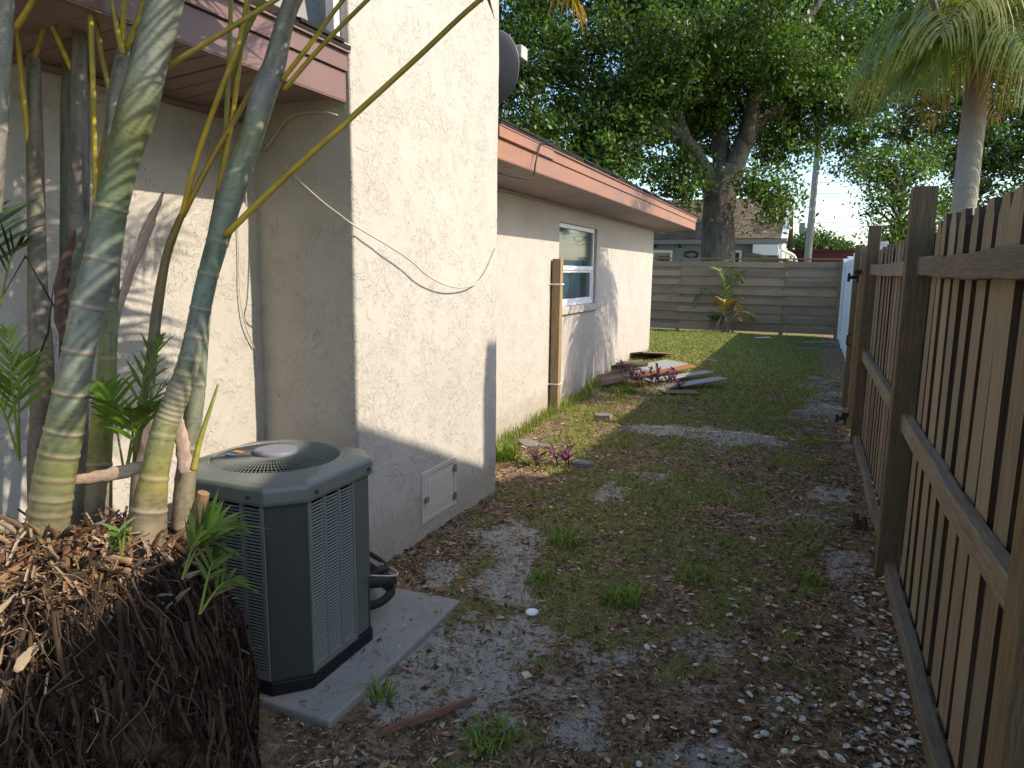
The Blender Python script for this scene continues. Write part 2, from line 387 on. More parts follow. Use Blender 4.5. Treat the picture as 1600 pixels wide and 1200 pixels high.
# chimney: one closed stucco body with uneven faces and soft corners
def chimney():
    zs = np.arange(-.2, 4.31, .03); per = []
    a = np.arange(-2.9, XC-.012, .03); [per.append((q, Y1, 0, -1)) for q in a]
    for k in range(4): q = math.pi/2*k/3; per.append((XC-.012+.012*math.sin(q), Y1+.012-.012*math.cos(q), math.sin(q), -math.cos(q)))
    [per.append((XC, q, 1, 0)) for q in np.arange(Y1+.03, Y2-.02, .03)]
    for k in range(4): q = math.pi/2*k/3; per.append((XC-.012+.012*math.cos(q), Y2-.012+.012*math.sin(q), math.cos(q), math.sin(q)))
    [per.append((q, Y2, 0, 1)) for q in np.arange(XC-.03, -2.9, -.03)]
    per = np.array(per); n = len(per); s = np.arange(n)*.03
    S, Z = np.meshgrid(s, zs); d = .009*(fbm(S*5, Z*5, 61, 3)-.5)+.012*(fbm(S*.9, Z*.9, 64, 2)-.5)
    P = np.stack([per[None, :, 0]+d*per[None, :, 2], per[None, :, 1]+d*per[None, :, 3], Z], -1)
    i = np.arange(n*len(zs)).reshape(len(zs), n); j = np.roll(i, -1, 1)
    Fq = np.stack([i[:-1].ravel(), j[:-1].ravel(), j[1:].ravel(), i[1:].ravel()], 1)
    V = P.reshape(-1, 3)
    return link('chimney', npmesh('chimney', V, Fq, None, True), M['stucco'], house)
chim = chimney()
tag(chim, 'broad cream stucco chimney standing proud of the wall')
# clean-out hatch on the chimney
hm = MB(); y0, y1, z0, z1 = 3.365, 3.725, .125, .365
for lo, hi in (((XC-.004, y0-.03, z0-.03), (XC+.010, y0, z1+.03)), ((XC-.004, y1, z0-.03), (XC+.010, y1+.03, z1+.03)), ((XC-.004, y0, z0-.03), (XC+.009, y1, z0)), ((XC-.004, y0, z1), (XC+.009, y1, z1+.03))): hm.box(lo, hi)
M['hatch'] = plain('hatch_painted', (.50, .465, .40), .7, 0, .25, .1, 9, .2); M['rust'] = plain('hatch_rusty_metal', (.28, .19, .10), .7, .2, .3, .4, 60)
hm.build('hatch_frame', M['hatch'], chim, bevel=.003)
hm = MB(); hm.box((XC-.002, y0+.006, z0+.006), (XC+.007, y1-.006, z1-.006)); hm.box((XC+.006, y0+.035, z0+.035), (XC+.009, y1-.035, z1-.03)); hm.build('hatch_door', M['hatch'], chim, bevel=.003)
for zz in (z0+.03, z1-.035):
    hm = MB(); hm.tube([(XC+.018, y1+.002, zz-.022), (XC+.018, y1+.002, zz+.022)], .007, 8); hm.box((XC+.01, y1-.02, zz-.015), (XC+.018, y1+.02, zz+.015)); hm.build('hinge', M['rust'], chim)
hm = MB(); hm.tube([(XC+.012, y0+.002, z0+.11), (XC+.03, y0+.002, z0+.11)], .009, 8); hm.box((XC+.018, y0-.012, z0+.095), (XC+.026, y0+.022, z0+.125)); hm.build('latch', M['rust'], chim)
# trowel scar low on the chimney
# side wall left of chimney
wl = grid_wall('wall', (XW, -3, -.2), (XW, Y1+.02, -.2), (XW, -3, 2.4), M['stucco'], house, .035, .003, 3)
# back wing wall with a window opening: four sheets + reveals
WY0, WY1, WZ0, WZ1 = 7.22, 8.65, 1.10, 2.03
wb = empty('back_wall', (XW, 8, 0), parent=house); wb.matrix_parent_inverse = PM(house).inverted()
def sheet(a, b, c, d, s): return grid_wall('wall_panel', (XW, a, c), (XW, b, c), (XW, a, d), M['stucco_back'], house, .05, .002, s)
P_ = []
def sheetpts(a, b, c, d):
    nu, nv = max(1, int((b-a)/.06)), max(1, int((d-c)/.06)); return a, b, c, d, nu, nv
Vv, Ff = [], []
for (a, b, c, d) in ((Y2-.03, WY0, -.3, 2.5), (WY1, YE, -.3, 2.5), (WY0, WY1, -.3, WZ0), (WY0, WY1, WZ1, 2.5)):
    nu, nv = max(1, int((b-a)/.06)), max(1, int((d-c)/.06)); bse = sum(len(q) for q in Vv)
    u, v = np.meshgrid(np.linspace(a, b, nu+1), np.linspace(c, d, nv+1))
    Vv.append(np.stack([np.full(u.size, XW), u.ravel(), v.ravel()], 1))
    i = bse+np.arange((nu+1)*(nv+1)).reshape(nv+1, nu+1)
    Ff.append(np.stack([i[:-1, :-1].ravel(), i[:-1, 1:].ravel(), i[1:, 1:].ravel(), i[1:, :-1].ravel()], 1))
Vv = np.concatenate(Vv); Ff = np.concatenate(Ff)
RD = .085
def addq(q):
    global Vv, Ff
    b = len(Vv); Vv = np.concatenate([Vv, np.array(q, float)]); Ff = np.concatenate([Ff, [[b, b+1, b+2, b+3]]])
for (ya, za, yb, zb) in ((WY0, WZ0, WY0, WZ1), (WY0, WZ1, WY1, WZ1), (WY1, WZ1, WY1, WZ0), (WY1, WZ0, WY0, WZ0)):
    addq([(XW, ya, za), (XW, yb, zb), (XW-RD, yb, zb), (XW-RD, ya, za)])
addq([(XW, YE, -.3), (-9, YE, -.3), (-9, YE, 2.5), (XW, YE, 2.5)])
bpy.data.objects.remove(wb)
wb = link('back_wall', npmesh('back_wall', Vv, Ff), M['stucco_back'], house)
# window
win = MB(); xw0, xw1 = XW-RD+.002, XW-.035
for lo, hi in (((xw0, WY0+.001, WZ0+.03), (xw1, WY0+.045, WZ1-.001)), ((xw0, WY1-.045, WZ0+.03), (xw1, WY1-.001, WZ1-.001)), ((xw0, WY0+.045, WZ1-.05), (xw1, WY1-.045, WZ1-.001)), ((xw0, WY0+.045, WZ0+.03), (xw1, WY1-.045, WZ0+.07)), ((xw0, WY0+.045, 1.53), (xw1+.004, WY1-.045, 1.575))): win.box(lo, hi)
wf = win.build('window', M['white'], house, bevel=.003)
sm = MB(); x0, x1 = xw0+.006, xw1-.012
for lo, hi in (((x0, WY0+.046, WZ0+.071), (x1, WY0+.08, 1.529)), ((x0, WY1-.08, WZ0+.071), (x1, WY1-.046, 1.529)), ((x0, WY0+.08, WZ0+.071), (x1, WY1-.08, WZ0+.105)), ((x0, WY0+.08, 1.50), (x1, WY1-.08, 1.529))): sm.box(lo, hi)
sm.build('sash', M['white'], wf, bevel=.002)
for za, zb, ins, xo in ((WZ0+.10, 1.505, .079, .012), (1.573, WZ1-.048, .043, .02)):
    g = MB(); g.box((xw0+xo, WY0+ins, za), (xw0+xo+.005, WY1-ins, zb)); g.build('pane', M['glass'], wf)
cm = MB(); n = 40
for k in range(n):
    ya = WY0+.05+(WY1-WY0-.1)*k/n; yb = WY0+.05+(WY1-WY0-.1)*(k+1)/n; xa = -2.62+.012*math.sin(k*1.9); xb = -2.62+.012*math.sin((k+1)*1.9)
    cm.add([(xa, ya, WZ0+.05), (xb, yb, WZ0+.05), (xb, yb, WZ1-.03), (xa, ya, WZ1-.03)], [(0, 1, 2, 3)])
cm.build('curtain', M['curtain'], wf)
sb = MB(); sb.box((XW-RD+.002, WY0-.03, WZ0-.055), (XW+.035, WY1+.03, WZ0+.028)); sb.build('window_sill', M['stucco_back'], wf, bevel=.008)
# eaves: soffit panels, fascia, drip edge, roof
def eave(y0, y1, zs, zb, zt, fm, smat, pitch, endface=False):
    """soffit plane from wall (height zs) to fascia foot (height zb)"""
    rf = MB(); sl = .33
    rf.add([(XF+.03, y0, zt+.012), (XF+.03, y1, zt+.012), (-7, y1, zt+.012+(-XF-.03+7)*0+5*sl), (-7, y0, zt+.012+5*sl), (XF+.03, y0, zt+.032), (XF+.03, y1, zt+.032), (-7, y1, zt+.032+5*sl), (-7, y0, zt+.032+5*sl)],
           [(0, 3, 2, 1), (4, 5, 6, 7), (0, 1, 5, 4), (1, 2, 6, 5), (2, 3, 7, 6), (3, 0, 4, 7)])
    k = y0
    while k < y1-.05:                                          # ragged shingle ends
        rf.box((XF-.08, k+.004, zt+.030), (XF+.034+random.uniform(-.008, .01), min(k+.29, y1), zt+.042+random.uniform(0, .004)), M=None); k += .3
    roof = rf.build('roof', M['shingle'], house)
    fb = MB(); fb.box((XF-.02, y0, zb), (XF, y1, zt-.075)); fb.box((XF-.028, y0, zb-.006), (XF-.002, y1, zb+.002)); fb.build('fascia', fm, house, bevel=.002)
    fb = MB(); fb.box((XF-.02, y0, zt-.073), (XF+.012, y1, zt)); fb.box((XF-.02, y0, zt), (XF+.028, y1, zt+.01)); fb.build('drip_edge', fm, house, bevel=.002)
    if endface:
        eb = MB(); eb.add([(XF, y1+.001, zb), (XF, y1+.001, zt+.01), (-7, y1+.001, zt+5*sl), (-7, y1+.001, zt-.2+5*sl), (XW, y1+.001, zs)], [(0, 1, 2, 3, 4)]); eb.build('rake_board', fm, house)
    sf = empty('soffit', (XW, (y0+y1)/2, zs), parent=house); sf.matrix_parent_inverse = PM(house).inverted()
    pm = MB(); L = (XF-.022)-XW; g = .012; dz = zb-zs
    for q in range(3):                                         # three V-grooved ribs per panel, vent slots between
        a, b = pitch*q/3, pitch*(q+1)/3
        for (ya, yb, za, zb_) in ((a, b-g, 0, 0), (b-g, b-g/2, 0, .012), (b-g/2, b, .012, 0)):
            pm.add([(0, ya, za), (L, ya, za+dz), (L, yb, zb_+dz), (0, yb, zb_)], [(0, 1, 2, 3)])
    me = pm.mesh('soffit_panel'); me.materials.append(smat)
    k = y0
    while k+pitch <= y1+.001:
        p = link('soffit_panel', me, None, sf, loc=(XW, k, zs+random.uniform(-.0015, .0015))); k += pitch
    lb = MB(); lb.box((XW-.01, y0, zs+.062), (XF-.021, y1, zs+.075)); lb.build('soffit_backing', smat, house)
    jb = MB(); jb.box((XW+.003, y0, zs-.022), (XW+.022, y1, zs-.002)); jb.build('j_channel', smat, house)
eave(-3, Y1-.012, 2.2, 2.245, 2.44, M['fascia'], M['soffit'], .31933)
eave(Y2+.004, YE+.83, 2.2, 2.245, 2.44, M['copper'], M['soffit_back'], .20636, True)
# extra fascia cover strip lapped on the first metre of the back eave
fb = MB(); fb.box((XF+.0125, Y2+.004, 2.372), (XF+.022, Y2+1.05, 2.452)); fb.build('fascia_cover', M['copper'], house, bevel=.002)
# lap siding above the left roof edge
sd = empty('siding_wall', (-2.12, 1.5, 2.5), parent=house); sd.matrix_parent_inverse = PM(house).inverted()
for k in range(9):
    b = MB(); z = 2.46+k*.115
    b.add([(-2.105, -1, z), (-2.105, 2.69, z), (-2.125, 2.69, z+.118), (-2.125, -1, z+.118), (-2.14, -1, z), (-2.14, 2.69, z), (-2.14, 2.69, z+.118), (-2.14, -1, z+.118)], [(0, 1, 2, 3), (0, 4, 5, 1), (2, 6, 7, 3), (1, 5, 6, 2)])
    b.build('siding_board', M['siding'], sd)
b = MB(); b.box((-2.03, 2.712, 2.47), (-1.985, 2.752, 3.6)); b.box((-2.0, 2.66, 2.468), (-1.93, 2.75, 2.478)); b.build('corner_flashing', M['white'], house, bevel=.003)

# ================================================================== TIMBER POST by the window
pc = onz(868, 640, .05); PX, PY = XW+.062, 7.02
post = empty('timber_post', (PX, PY, 0), 0, 'short treated timber post with pipe straps standing against the house wall by the window', 'post')
b = MB(); b.box((PX-.045, PY-.045, -.15), (PX+.045, PY+.045, 1.64)); b.build('shaft', M['treated'], post, bevel=.004)
for z in (1.38, .34):
    b = MB(); b.tube([(XW+.002, PY-.12, z), (XW+.01, PY-.058, z), (PX-.02, PY-.054, z), (PX+.053, PY-.052, z), (PX+.053, PY+.052, z), (XW+.01, PY+.056, z), (XW+.002, PY+.12, z)], .008, 6, flat=.5); b.build('strap', M['white'], post)

# ================================================================== PICKET FENCE (right)
def picket_meshes():
    out = []
    for k, (wd, th) in enumerate(((.138, .022), (.132, .022), (.141, .022))):
        b = MB(); e = .035; H = 1.0
        poly = [(-wd/2, 0), (wd/2, 0), (wd/2, H-e), (wd/2-.03, H), (-wd/2+.03, H), (-wd/2, H-e)]; n = len(poly)
        vs = [(0, p[0], p[1]) for p in poly]+[(th, p[0], p[1]) for p in poly]
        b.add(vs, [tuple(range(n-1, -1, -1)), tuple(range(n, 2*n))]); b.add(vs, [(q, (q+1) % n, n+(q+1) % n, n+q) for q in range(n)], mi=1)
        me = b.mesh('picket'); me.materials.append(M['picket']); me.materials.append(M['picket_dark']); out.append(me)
    return out
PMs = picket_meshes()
fence = empty('picket_fence', (.46, 3.9, 0), 0, 'weathered brown wooden picket fence with rails running along the right side of the yard', 'fence')
def pickets(y0, y1, top, seed):
    rr = random.Random(seed); y = y0; q = 0
    while y < y1:
        for lay in (0, 1):
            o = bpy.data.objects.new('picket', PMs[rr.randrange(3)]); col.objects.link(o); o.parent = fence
            o.matrix_parent_inverse = PM(fence).inverted()
            hgt = top+rr.uniform(-.014, .014)-(.01 if lay else 0)
            yy = y+(.1 if lay else 0)+rr.uniform(-.006, .006)
            o.location = (.500+(.034 if lay else 0)+rr.uniform(-.002, .003), yy, .03); o.scale = (1, .92 if lay else rr.uniform(.94, 1.02), hgt-.03)
            o.rotation_euler = (rr.uniform(-.006, .006), rr.uniform(-.004, .004), rr.uniform(-.03, .03))
        y += .2; q += 1
pickets(.55, 3.78, 1.765, 1); pickets(4.10, 6.95, 1.735, 2)
def fpost(x, y, z, s=.095, parent=fence, lean=0):
    b = MB(); b.box((-s/2, -s/2, -.3), (s/2, s/2, z)); return b.build('post', M['post'], parent, bevel=.005, loc=(x, y, 0), rot=(0, lean, R(random.uniform(-2, 2))))
fpost(.452, 3.94, 1.93, .105); fpost(.462, 7.06, 1.94, .1); fpost(.47, 1.63, 1.93, .11)
def rail(y0, y1, zt, hgt=.085, x0=.452, th=.046, dz=0, dx=0):
    b = MB(); n = 14
    ring = []
    for i in range(n+1):
        s = i/n; y = y0+(y1-y0)*s; wz = zt+dz*s-.012*math.sin(math.pi*s)+.003*math.sin(i*1.7); wx = x0+dx*s+.004*math.sin(i*.9)
        ring += [(wx, y, wz-hgt), (wx, y, wz), (wx+th, y, wz), (wx+th, y, wz-hgt)]
    fs = [(4*i+k, 4*i+(k+1) % 4, 4*i+4+(k+1) % 4, 4*i+4+k) for i in range(n) for k in range(4)]+[(0, 3, 2, 1)[::-1], (4*n, 4*n+1, 4*n+2, 4*n+3)[::-1]]
    b.add(ring, fs); b.build('rail', M['rail'], fence, bevel=.006)
for ya, yb in ((-.2, 1.58), (1.70, 3.885), (4.0, 7.0)):
    rail(ya, yb, 1.605); rail(ya, yb, .845, .085); rail(ya, yb, .075, .10, .44, .05)
# ---- gate beyond the second post
gate = empty('wooden_gate', (.45, 7.4, 0), 0, 'narrow wooden gate leaf with black hinges past the far end of the picket fence', 'gate')
b = MB(); b.box((.385, 7.34, .06), (.475, 7.43, 1.77)); b.build('stile', M['treated'], gate, bevel=.004)
b = MB(); b.box((.388, 8.55, .06), (.478, 8.64, 1.83)); b.build('stile', M['post'], gate, bevel=.004)
for k in range(10):
    b = MB(); b.box((.482+.018*(k % 2), 7.13+k*.14, .05), (.498+.018*(k % 2), 7.275+k*.14, 1.76)); b.build('picket', M['picket'], gate)
for z in (1.50, .16):
    b = MB(); b.box((.365, 7.36, z-.06), (.384, 7.41, z+.05)); b.tube([(.30, 7.385, z-.012), (.375, 7.385, z)], .017, 8); b.tube([(.30, 7.385, z-.05), (.30, 7.385, z+.03)], .012, 8); b.box((.34, 7.33, z+.02), (.40, 7.345, z+.06)); b.build('hinge', M['black'], gate)
b = MB(); b.tube([(.37, 7.36, .85), (.33, 7.36, .87), (.33, 7.36, .95), (.37, 7.36, .97)], .008, 6); b.build('latch', M['black'], gate)
# ---- white vinyl fence further on
vf = empty('vinyl_fence', (.66, 14, 0), 0, 'white vinyl fence panel glimpsed between the gate and the horizontal board fence', 'fence')
for k in range(5):
    y = 8.7+k*2.4; b = MB(); b.box((.60, y, -.1), (.70, y+.1, 1.84)); b.box((.59, y-.01, 1.84), (.71, y+.11, 1.87)); b.build('post', M['vinyl'], vf, bevel=.006)
    if k < 4:
        b = MB(); b.box((.63, y+.1, .06), (.665, y+2.4, 1.70)); b.build('panel', M['vinyl'], vf)
        for z in (.03, 1.66):
            b = MB(); b.box((.615, y+.1, z), (.68, y+2.4, z+.13)); b.build('rail', M['vinyl'], vf, bevel=.004)
# ================================================================== BACK FENCE of horizontal boards
YB = 18.4
bf = empty('board_fence', (-2, YB, 0), 0, 'grey brown fence of overlapping horizontal boards closing the far end of the yard', 'fence')
edges = [-9.6, -7.4, -5.3, float(ony(1061, 460, YB)[0]), float(ony(1140, 460, YB)[0]), float(ony(1224, 460, YB)[0]), float(ony(1312, 460, YB)[0])]
for a, e in zip(edges[:-1], edges[1:]):
    for r_ in range(8):
        for lay in (0, 1):
            z = .10+r_*.222+(.105 if lay else 0)
            if z+.15 > 1.86: continue
            b = MB(); hh = .135; L = e-a
            b.box((-L/2+.004, -.011, 0), (L/2-.004, .011, hh))
            o = b.build('board', M['board'], bf, loc=((a+e)/2, YB-(.0 if lay else .034)+random.uniform(-.003, .003), z+random.uniform(-.006, .006)), rot=(R(random.uniform(-1, 1)), R(random.uniform(-.25, .25)), R(random.uniform(-.2, .2))))
for i, e in enumerate(edges):
    wd = .12 if i == len(edges)-1 else .07
    b = MB(); b.box((-wd/2, -.02, -.1), (wd/2, .02, 1.80)); b.build('batten', M['batten'], bf, loc=(e, YB-.072 if i == len(edges)-1 else YB-.015, 0), bevel=.003)
    b = MB(); b.box((-.045, .02, -.3), (.045, .11, 1.82)); b.build('post', M['batten'], bf, loc=(e, YB, 0))
b = MB(); b.box((-9.7, YB-.075, 1.845), (edges[-1]+.08, YB+.10, 1.875)); b.build('cap', M['batten'], bf, bevel=.003)
# ================================================================== CONCRETE PAD
b = MB(); n = 10
poly = [(-2.45, 1.77), (-1.383, 1.765), (-1.380, 2.2), (-1.385, 2.735), (-2.45, 2.70)]
b.prism(poly, -.05, .026); pad = b.build('concrete_pad', M['concrete'], bevel=.008)
tag(pad, 'flat grey concrete slab under the air conditioner', 'slab')
# ================================================================== AIR CONDITIONER
AX0, AX1, AY0, AY1 = -2.13, -1.555, 1.80, 2.365; CHF = .10; ZB = .055
ac = empty('air_conditioner', ((AX0+AX1)/2, (AY0+AY1)/2, .045), 0, 'dark green grey outdoor air conditioner with louvered sides and round fan grille', 'air conditioner')
def octo(x0, x1, y0, y1, c): return [(x0+c, y0), (x1-c, y0), (x1, y0+c), (x1, y1-c), (x1-c, y1), (x0+c, y1), (x0, y1-c), (x0, y0+c)]
b = MB(); b.prism(octo(AX0-.006, AX1+.006, AY0-.006, AY1+.006, CHF), .026, ZB+.022); b.build('base_pan', M['ac_base'], ac, bevel=.006)
b = MB(); b.prism(octo(AX0+.03, AX1-.03, AY0+.03, AY1-.03, CHF-.01), ZB+.022, .745); b.build('coil', M['coil'], ac)
# solid corner panels
oc = octo(AX0, AX1, AY0, AY1, CHF)
for k in (1, 3, 5, 7):
    p, q = Vector((*oc[k], 0)), Vector((*oc[(k+1) % 8], 0)); d = (q-p).normalized(); nrm = Vector((d.y, -d.x, 0))
    pp = [p-d*0, q, q-nrm*.04, p-nrm*.04]
    b = MB(); b.prism([(v.x, v.y) for v in pp], ZB+.021, .745); b.build('corner_panel', M['ac_dark'], ac, bevel=.004)
def louver_side(p, q, cols, name='louver_panel'):
    """p->q along the face foot, outward normal to the right of travel"""
    p, q = Vector((*p, 0)), Vector((*q, 0)); d = (q-p).normalized(); L = (q-p).length; nr = Vector((d.y, -d.x, 0))
    Mx = Matrix(((d.x, nr.x, 0, p.x), (d.y, nr.y, 0, p.y), (0, 0, 1, 0), (0, 0, 0, 1)))
    za, zb = ZB+.024, .742; fr = .018
    e = empty(name, (p+q)/2, parent=ac); e.matrix_parent_inverse = PM(ac).inverted()
    b = MB(); cw = (L-fr*2-(cols-1)*.014)/cols
    b.box((.002, -.012, za), (fr, .004, zb), M=Mx); b.box((L-fr, -.012, za), (L-.002, .004, zb), M=Mx)
    b.box((fr, -.012, za), (L-fr, .003, za+.028), M=Mx); b.box((fr, -.012, zb-.024), (L-fr, .003, zb), M=Mx)
    for k in range(1, cols): b.box((fr+k*cw+(k-1)*.014, -.012, za+.028), (fr+k*(cw+.014), .003, zb-.024), M=Mx)
    b.build('louver_frame', M['ac_louver'], e, bevel=.002)
    b = MB(); n = 50; z0, z1 = za+.03, zb-.026; ph = (z1-z0)/n
    for k in range(cols):
        xa = fr+k*(cw+.014)+.001; xb = xa+cw-.002
        for i in range(n):
            z = z0+i*ph
            vs = [(xa, .003, z), (xb, .003, z), (xb, -.0025, z+ph*.36), (xa, -.0025, z+ph*.36), (xa, .0015, z-.0015), (xb, .0015, z-.0015)]
            b.add([tuple(Mx @ Vector(v)) for v in vs], [(0, 1, 2, 3), (4, 5, 1, 0)])
    o = b.build('louver_slats', M['ac_louver'], e); tag(o, kind='stuff')
louver_side((AX0+CHF, AY0), (AX1-CHF, AY0), 4)
louver_side((AX1, AY0+CHF), (AX1, 2.175), 3)
louver_side((AX0, AY1-CHF), (AX0, AY0+CHF), 3)
b = MB(); b.box((AX1-.03, 2.177, .30), (AX1+.002, 2.267, .743)); b.box((AX1-.03, 2.177, ZB+.024), (AX1-.006, 2.267, .299)); b.build('service_panel', M['ac'], ac, bevel=.003)
# top cap: rounded octagon rising to the fan ring
cx, cy = (AX0+AX1)/2, (AY0+AY1)/2; RF = .235
def rounded(g, z, c): return [(x, y, z) for x, y in octo(AX0-g, AX1+g, AY0-g, AY1+g, c)]
def densify(P, m=6):
    out = []
    for i in range(len(P)):
        a, c = Vector(P[i]), Vector(P[(i+1) % len(P)])
        for k in range(m): out.append(a.lerp(c, k/m))
    return out
rings = [densify(rounded(.012, .725, .102)), densify(rounded(.016, .735, .104)), densify(rounded(.016, .775, .104)), densify(rounded(.010, .788, .103)), densify(rounded(-.012, .797, .10))]
N = len(rings[0])
def circ(r, z):
    P = rings[0]; return [Vector((cx+r*math.cos(math.atan2(p.y-cy, p.x-cx)), cy+r*math.sin(math.atan2(p.y-cy, p.x-cx)), z)) for p in P]
rings += [circ(RF+.012, .808), circ(RF+.004, .812), circ(RF-.002, .806), circ(RF-.006, .78), circ(RF-.006, .70)]
vs = [p for r_ in rings for p in r_]
b = MB(); b.add(vs, [(i*N+k, i*N+(k+1) % N, (i+1)*N+(k+1) % N, (i+1)*N+k) for i in range(len(rings)-1) for k in range(N)])
M['ac_cap'] = plain('condenser_cap', (.145, .165, .152), .40, 0, .45, .08, 7)
cap = b.build('top_cap', M['ac_cap'], ac, smooth=False); bv = cap.modifiers.new('bevel', 'BEVEL'); bv.width = .006; bv.segments = 3; bv.limit_method = 'ANGLE'; bv.angle_limit = R(20)
for (bx, by) in ((AX1-CHF*.5, AY0+CHF*.5-.014), (AX1+.016, AY0+CHF+.03), (AX1+.016, AY1-CHF-.02), (AX1-CHF-.05, AY0-.016)):
    q = MB(); dv = Vector((bx-cx, by-cy, 0)); dv = Vector((1, 0, 0)) if bx > AX1 else (Vector((0, -1, 0)) if by < AY0-.01 else Vector((.707, -.707, 0)))
    pz = Vector((bx, by, .752)); q.tube([pz-dv*.01, pz+dv*.006], .008, 8); q.build('bolt', M['ac_dark'], cap)
# fan guard: radial wires with rings, raised hub plate
b = MB()
for k in range(96):
    a = 2*math.pi*k/96; pts = []
    for r_ in (.06, .10, .16, .205, .232):
        sw = a+.35*(r_-.06)/.17*.4; pts.append((cx+r_*math.cos(sw), cy+r_*math.sin(sw), .822-.016*((r_-.06)/.172)**2))
    b.tube(pts, .0017, 4, cap=False)
for r_ in (.10, .135, .165, .19, .215, .231):
    P = [(cx+r_*math.cos(2*math.pi*k/48), cy+r_*math.sin(2*math.pi*k/48), .8205-.016*((r_-.06)/.172)**2) for k in range(49)]; b.tube(P, .0017, 4, cap=False)
b.build('fan_guard', M['ac_louver'], ac)
b = MB(); P = []
prof = [(0, .838), (.07, .838), (.079, .835), (.081, .829), (.081, .822), (.088, .820), (.09, .816), (.0, .815)]
n = 40; vs = []; 
for r_, z in prof: vs += [(cx+r_*math.cos(2*math.pi*k/n), cy+r_*math.sin(2*math.pi*k/n), z) for k in range(n)]
b.add(vs, [(i*n+(k+1) % n, i*n+k, (i+1)*n+k, (i+1)*n+(k+1) % n) for i in range(len(prof)-1) for k in range(n)]); b.build('hub_cap', M['hub'], ac)
b = MB()
for k in range(4):
    a = k*math.pi/2+.4; vs = []
    for r_ in (.05, .12, .20):
        for da, z in ((-.35, .74), (0, .755), (.35, .775)): vs.append((cx+r_*math.cos(a+da), cy+r_*math.sin(a+da), z))
    b.add(vs, [(i*3+j, i*3+j+1, i*3+4+j, i*3+3+j) for i in range(2) for j in range(2)])
b.build('fan_blades', M['ac_dark'], ac)
b = MB(); b.prism([(cx+(RF-.008)*math.cos(2*math.pi*k/32), cy+(RF-.008)*math.sin(2*math.pi*k/32)) for k in range(32)], .69, .70); b.build('fan_well', M['coil'], ac)
# wordless emblem: small orange and blue sticker on the guard's left side
for (ang, r_, c_) in ((3.45, .15, (.5, .2, .05)), (3.75, .16, (.08, .2, .35))):
    tt = NT('sticker'); tt.base(c_); tt.set(.5); q = MB(); px_, py_ = cx+r_*math.cos(ang), cy+r_*math.sin(ang)
    q.box((px_-.022, py_-.012, .8195), (px_+.022, py_+.012, .8215)); q.build('sticker', tt.m, ac)
# refrigerant lines
for pts, rd, mt in (([(-1.66, 2.33, .22), (-1.585, 2.40, .215), (-1.585, 2.47, .19), (-1.70, 2.60, .13), (-1.9, 2.74, .10)], .024, 'rubber'),
                    ([(-1.64, 2.33, .12), (-1.585, 2.39, .13), (-1.58, 2.46, .15), (-1.70, 2.59, .10), (-1.9, 2.745, .06)], .019, 'rubber'),
                    ([(-1.66, 2.34, .24), (-1.61, 2.42, .25), (-1.62, 2.49, .235), (-1.74, 2.62, .2), (-1.92, 2.745, .17)], .012, 'rubber'),
                    ([(-1.64, 2.36, .25), (-1.56, 2.44, .23), (-1.57, 2.49, .225), (-1.68, 2.53, .23)], .004, 'cable_w')):
    b = MB(); b.tube(spline(pts, 18), rd, 8); b.build('refrigerant_line', M[mt], ac, smooth=True)

# ================================================================== PALM CLUMP
clump = empty('palm_clump', (-1.8, 1.25, 0), 0, 'multi stemmed clumping palm with ringed green canes on a matted root mound', 'palm')
MCX, MCY = -1.82, 1.22
def mound_r(a, z):                                             # radius of the root mound at height z
    f = np.clip(z/.86, 0, 1); base = .455-.05*f
    edge = np.sqrt(np.clip(1-f**4.5, 0, 1))
    return base*edge*(1+.08*np.sin(3*a+1+2*z)+.06*np.sin(7*a+z*6))
na, nzv = 120, 60; A_, Z_ = np.meshgrid(np.linspace(0, 2*np.pi, na, endpoint=False), .86*(1-(1-np.linspace(0, 1, nzv))**1.6))
Rm = mound_r(A_, Z_)+.12*(fbm(A_*6, Z_*9, 71, 4)-.5)*(Z_ < .85)+.03*(fbm(A_*24, Z_*40, 75, 2)-.5)*(Z_ < .85)
V = np.stack([MCX+Rm*np.cos(A_), MCY+Rm*np.sin(A_), Z_-.06+.05*(fbm(A_*6, Z_*9, 78, 3)-.5)], -1).reshape(-1, 3)
i = np.arange(na*nzv).reshape(nzv, na); j = np.roll(i, -1, 1)
Fq = np.stack([i[:-1].ravel(), j[:-1].ravel(), j[1:].ravel(), i[1:].ravel()], 1)
Cm = np.stack([np.full(len(V), q) for q in (.055, .036, .024)], 1)*(.6+.8*fbm(A_.ravel()*9, Z_.ravel()*14, 90, 3))[:, None]
link('root_ball', npmesh('root_ball', V, Fq, Cm, True), M['roots'], clump)
# hanging aerial roots: thick individual ones as parts, fine matting as one part
def rootpath(a, z, ln, out, wob, rr):
    pts = []; r_ = 0
    for k in range(9):
        s = k/8; zz = max(z-ln*s, -.03); rad = float(mound_r(np.array(a), np.array(max(zz, 0))))+out*(1-.3*s)
        pts.append((MCX+rad*math.cos(a), MCY+rad*math.sin(a), zz)); a += rr.uniform(-wob, wob)
    return pts
rr = random.Random(5)
for k in range(230):
    a = rr.uniform(-2.7, 1.0); z = rr.uniform(.25, .76); ln = rr.uniform(.25, .6)
    b = MB(); r_ = rr.uniform(.0045, .0095); c_ = rr.choice([(.028, .018, .013), (.055, .036, .025), (.018, .012, .009), (.075, .045, .028)])
    P = spline(rootpath(a, z, ln, rr.uniform(.005, .035), .05, rr), 14); b.tube(P, [r_*(1-.55*q/13) for q in range(14)], 6, c_)
    b.build('root', M['roots'], clump, smooth=True)
b = MB()
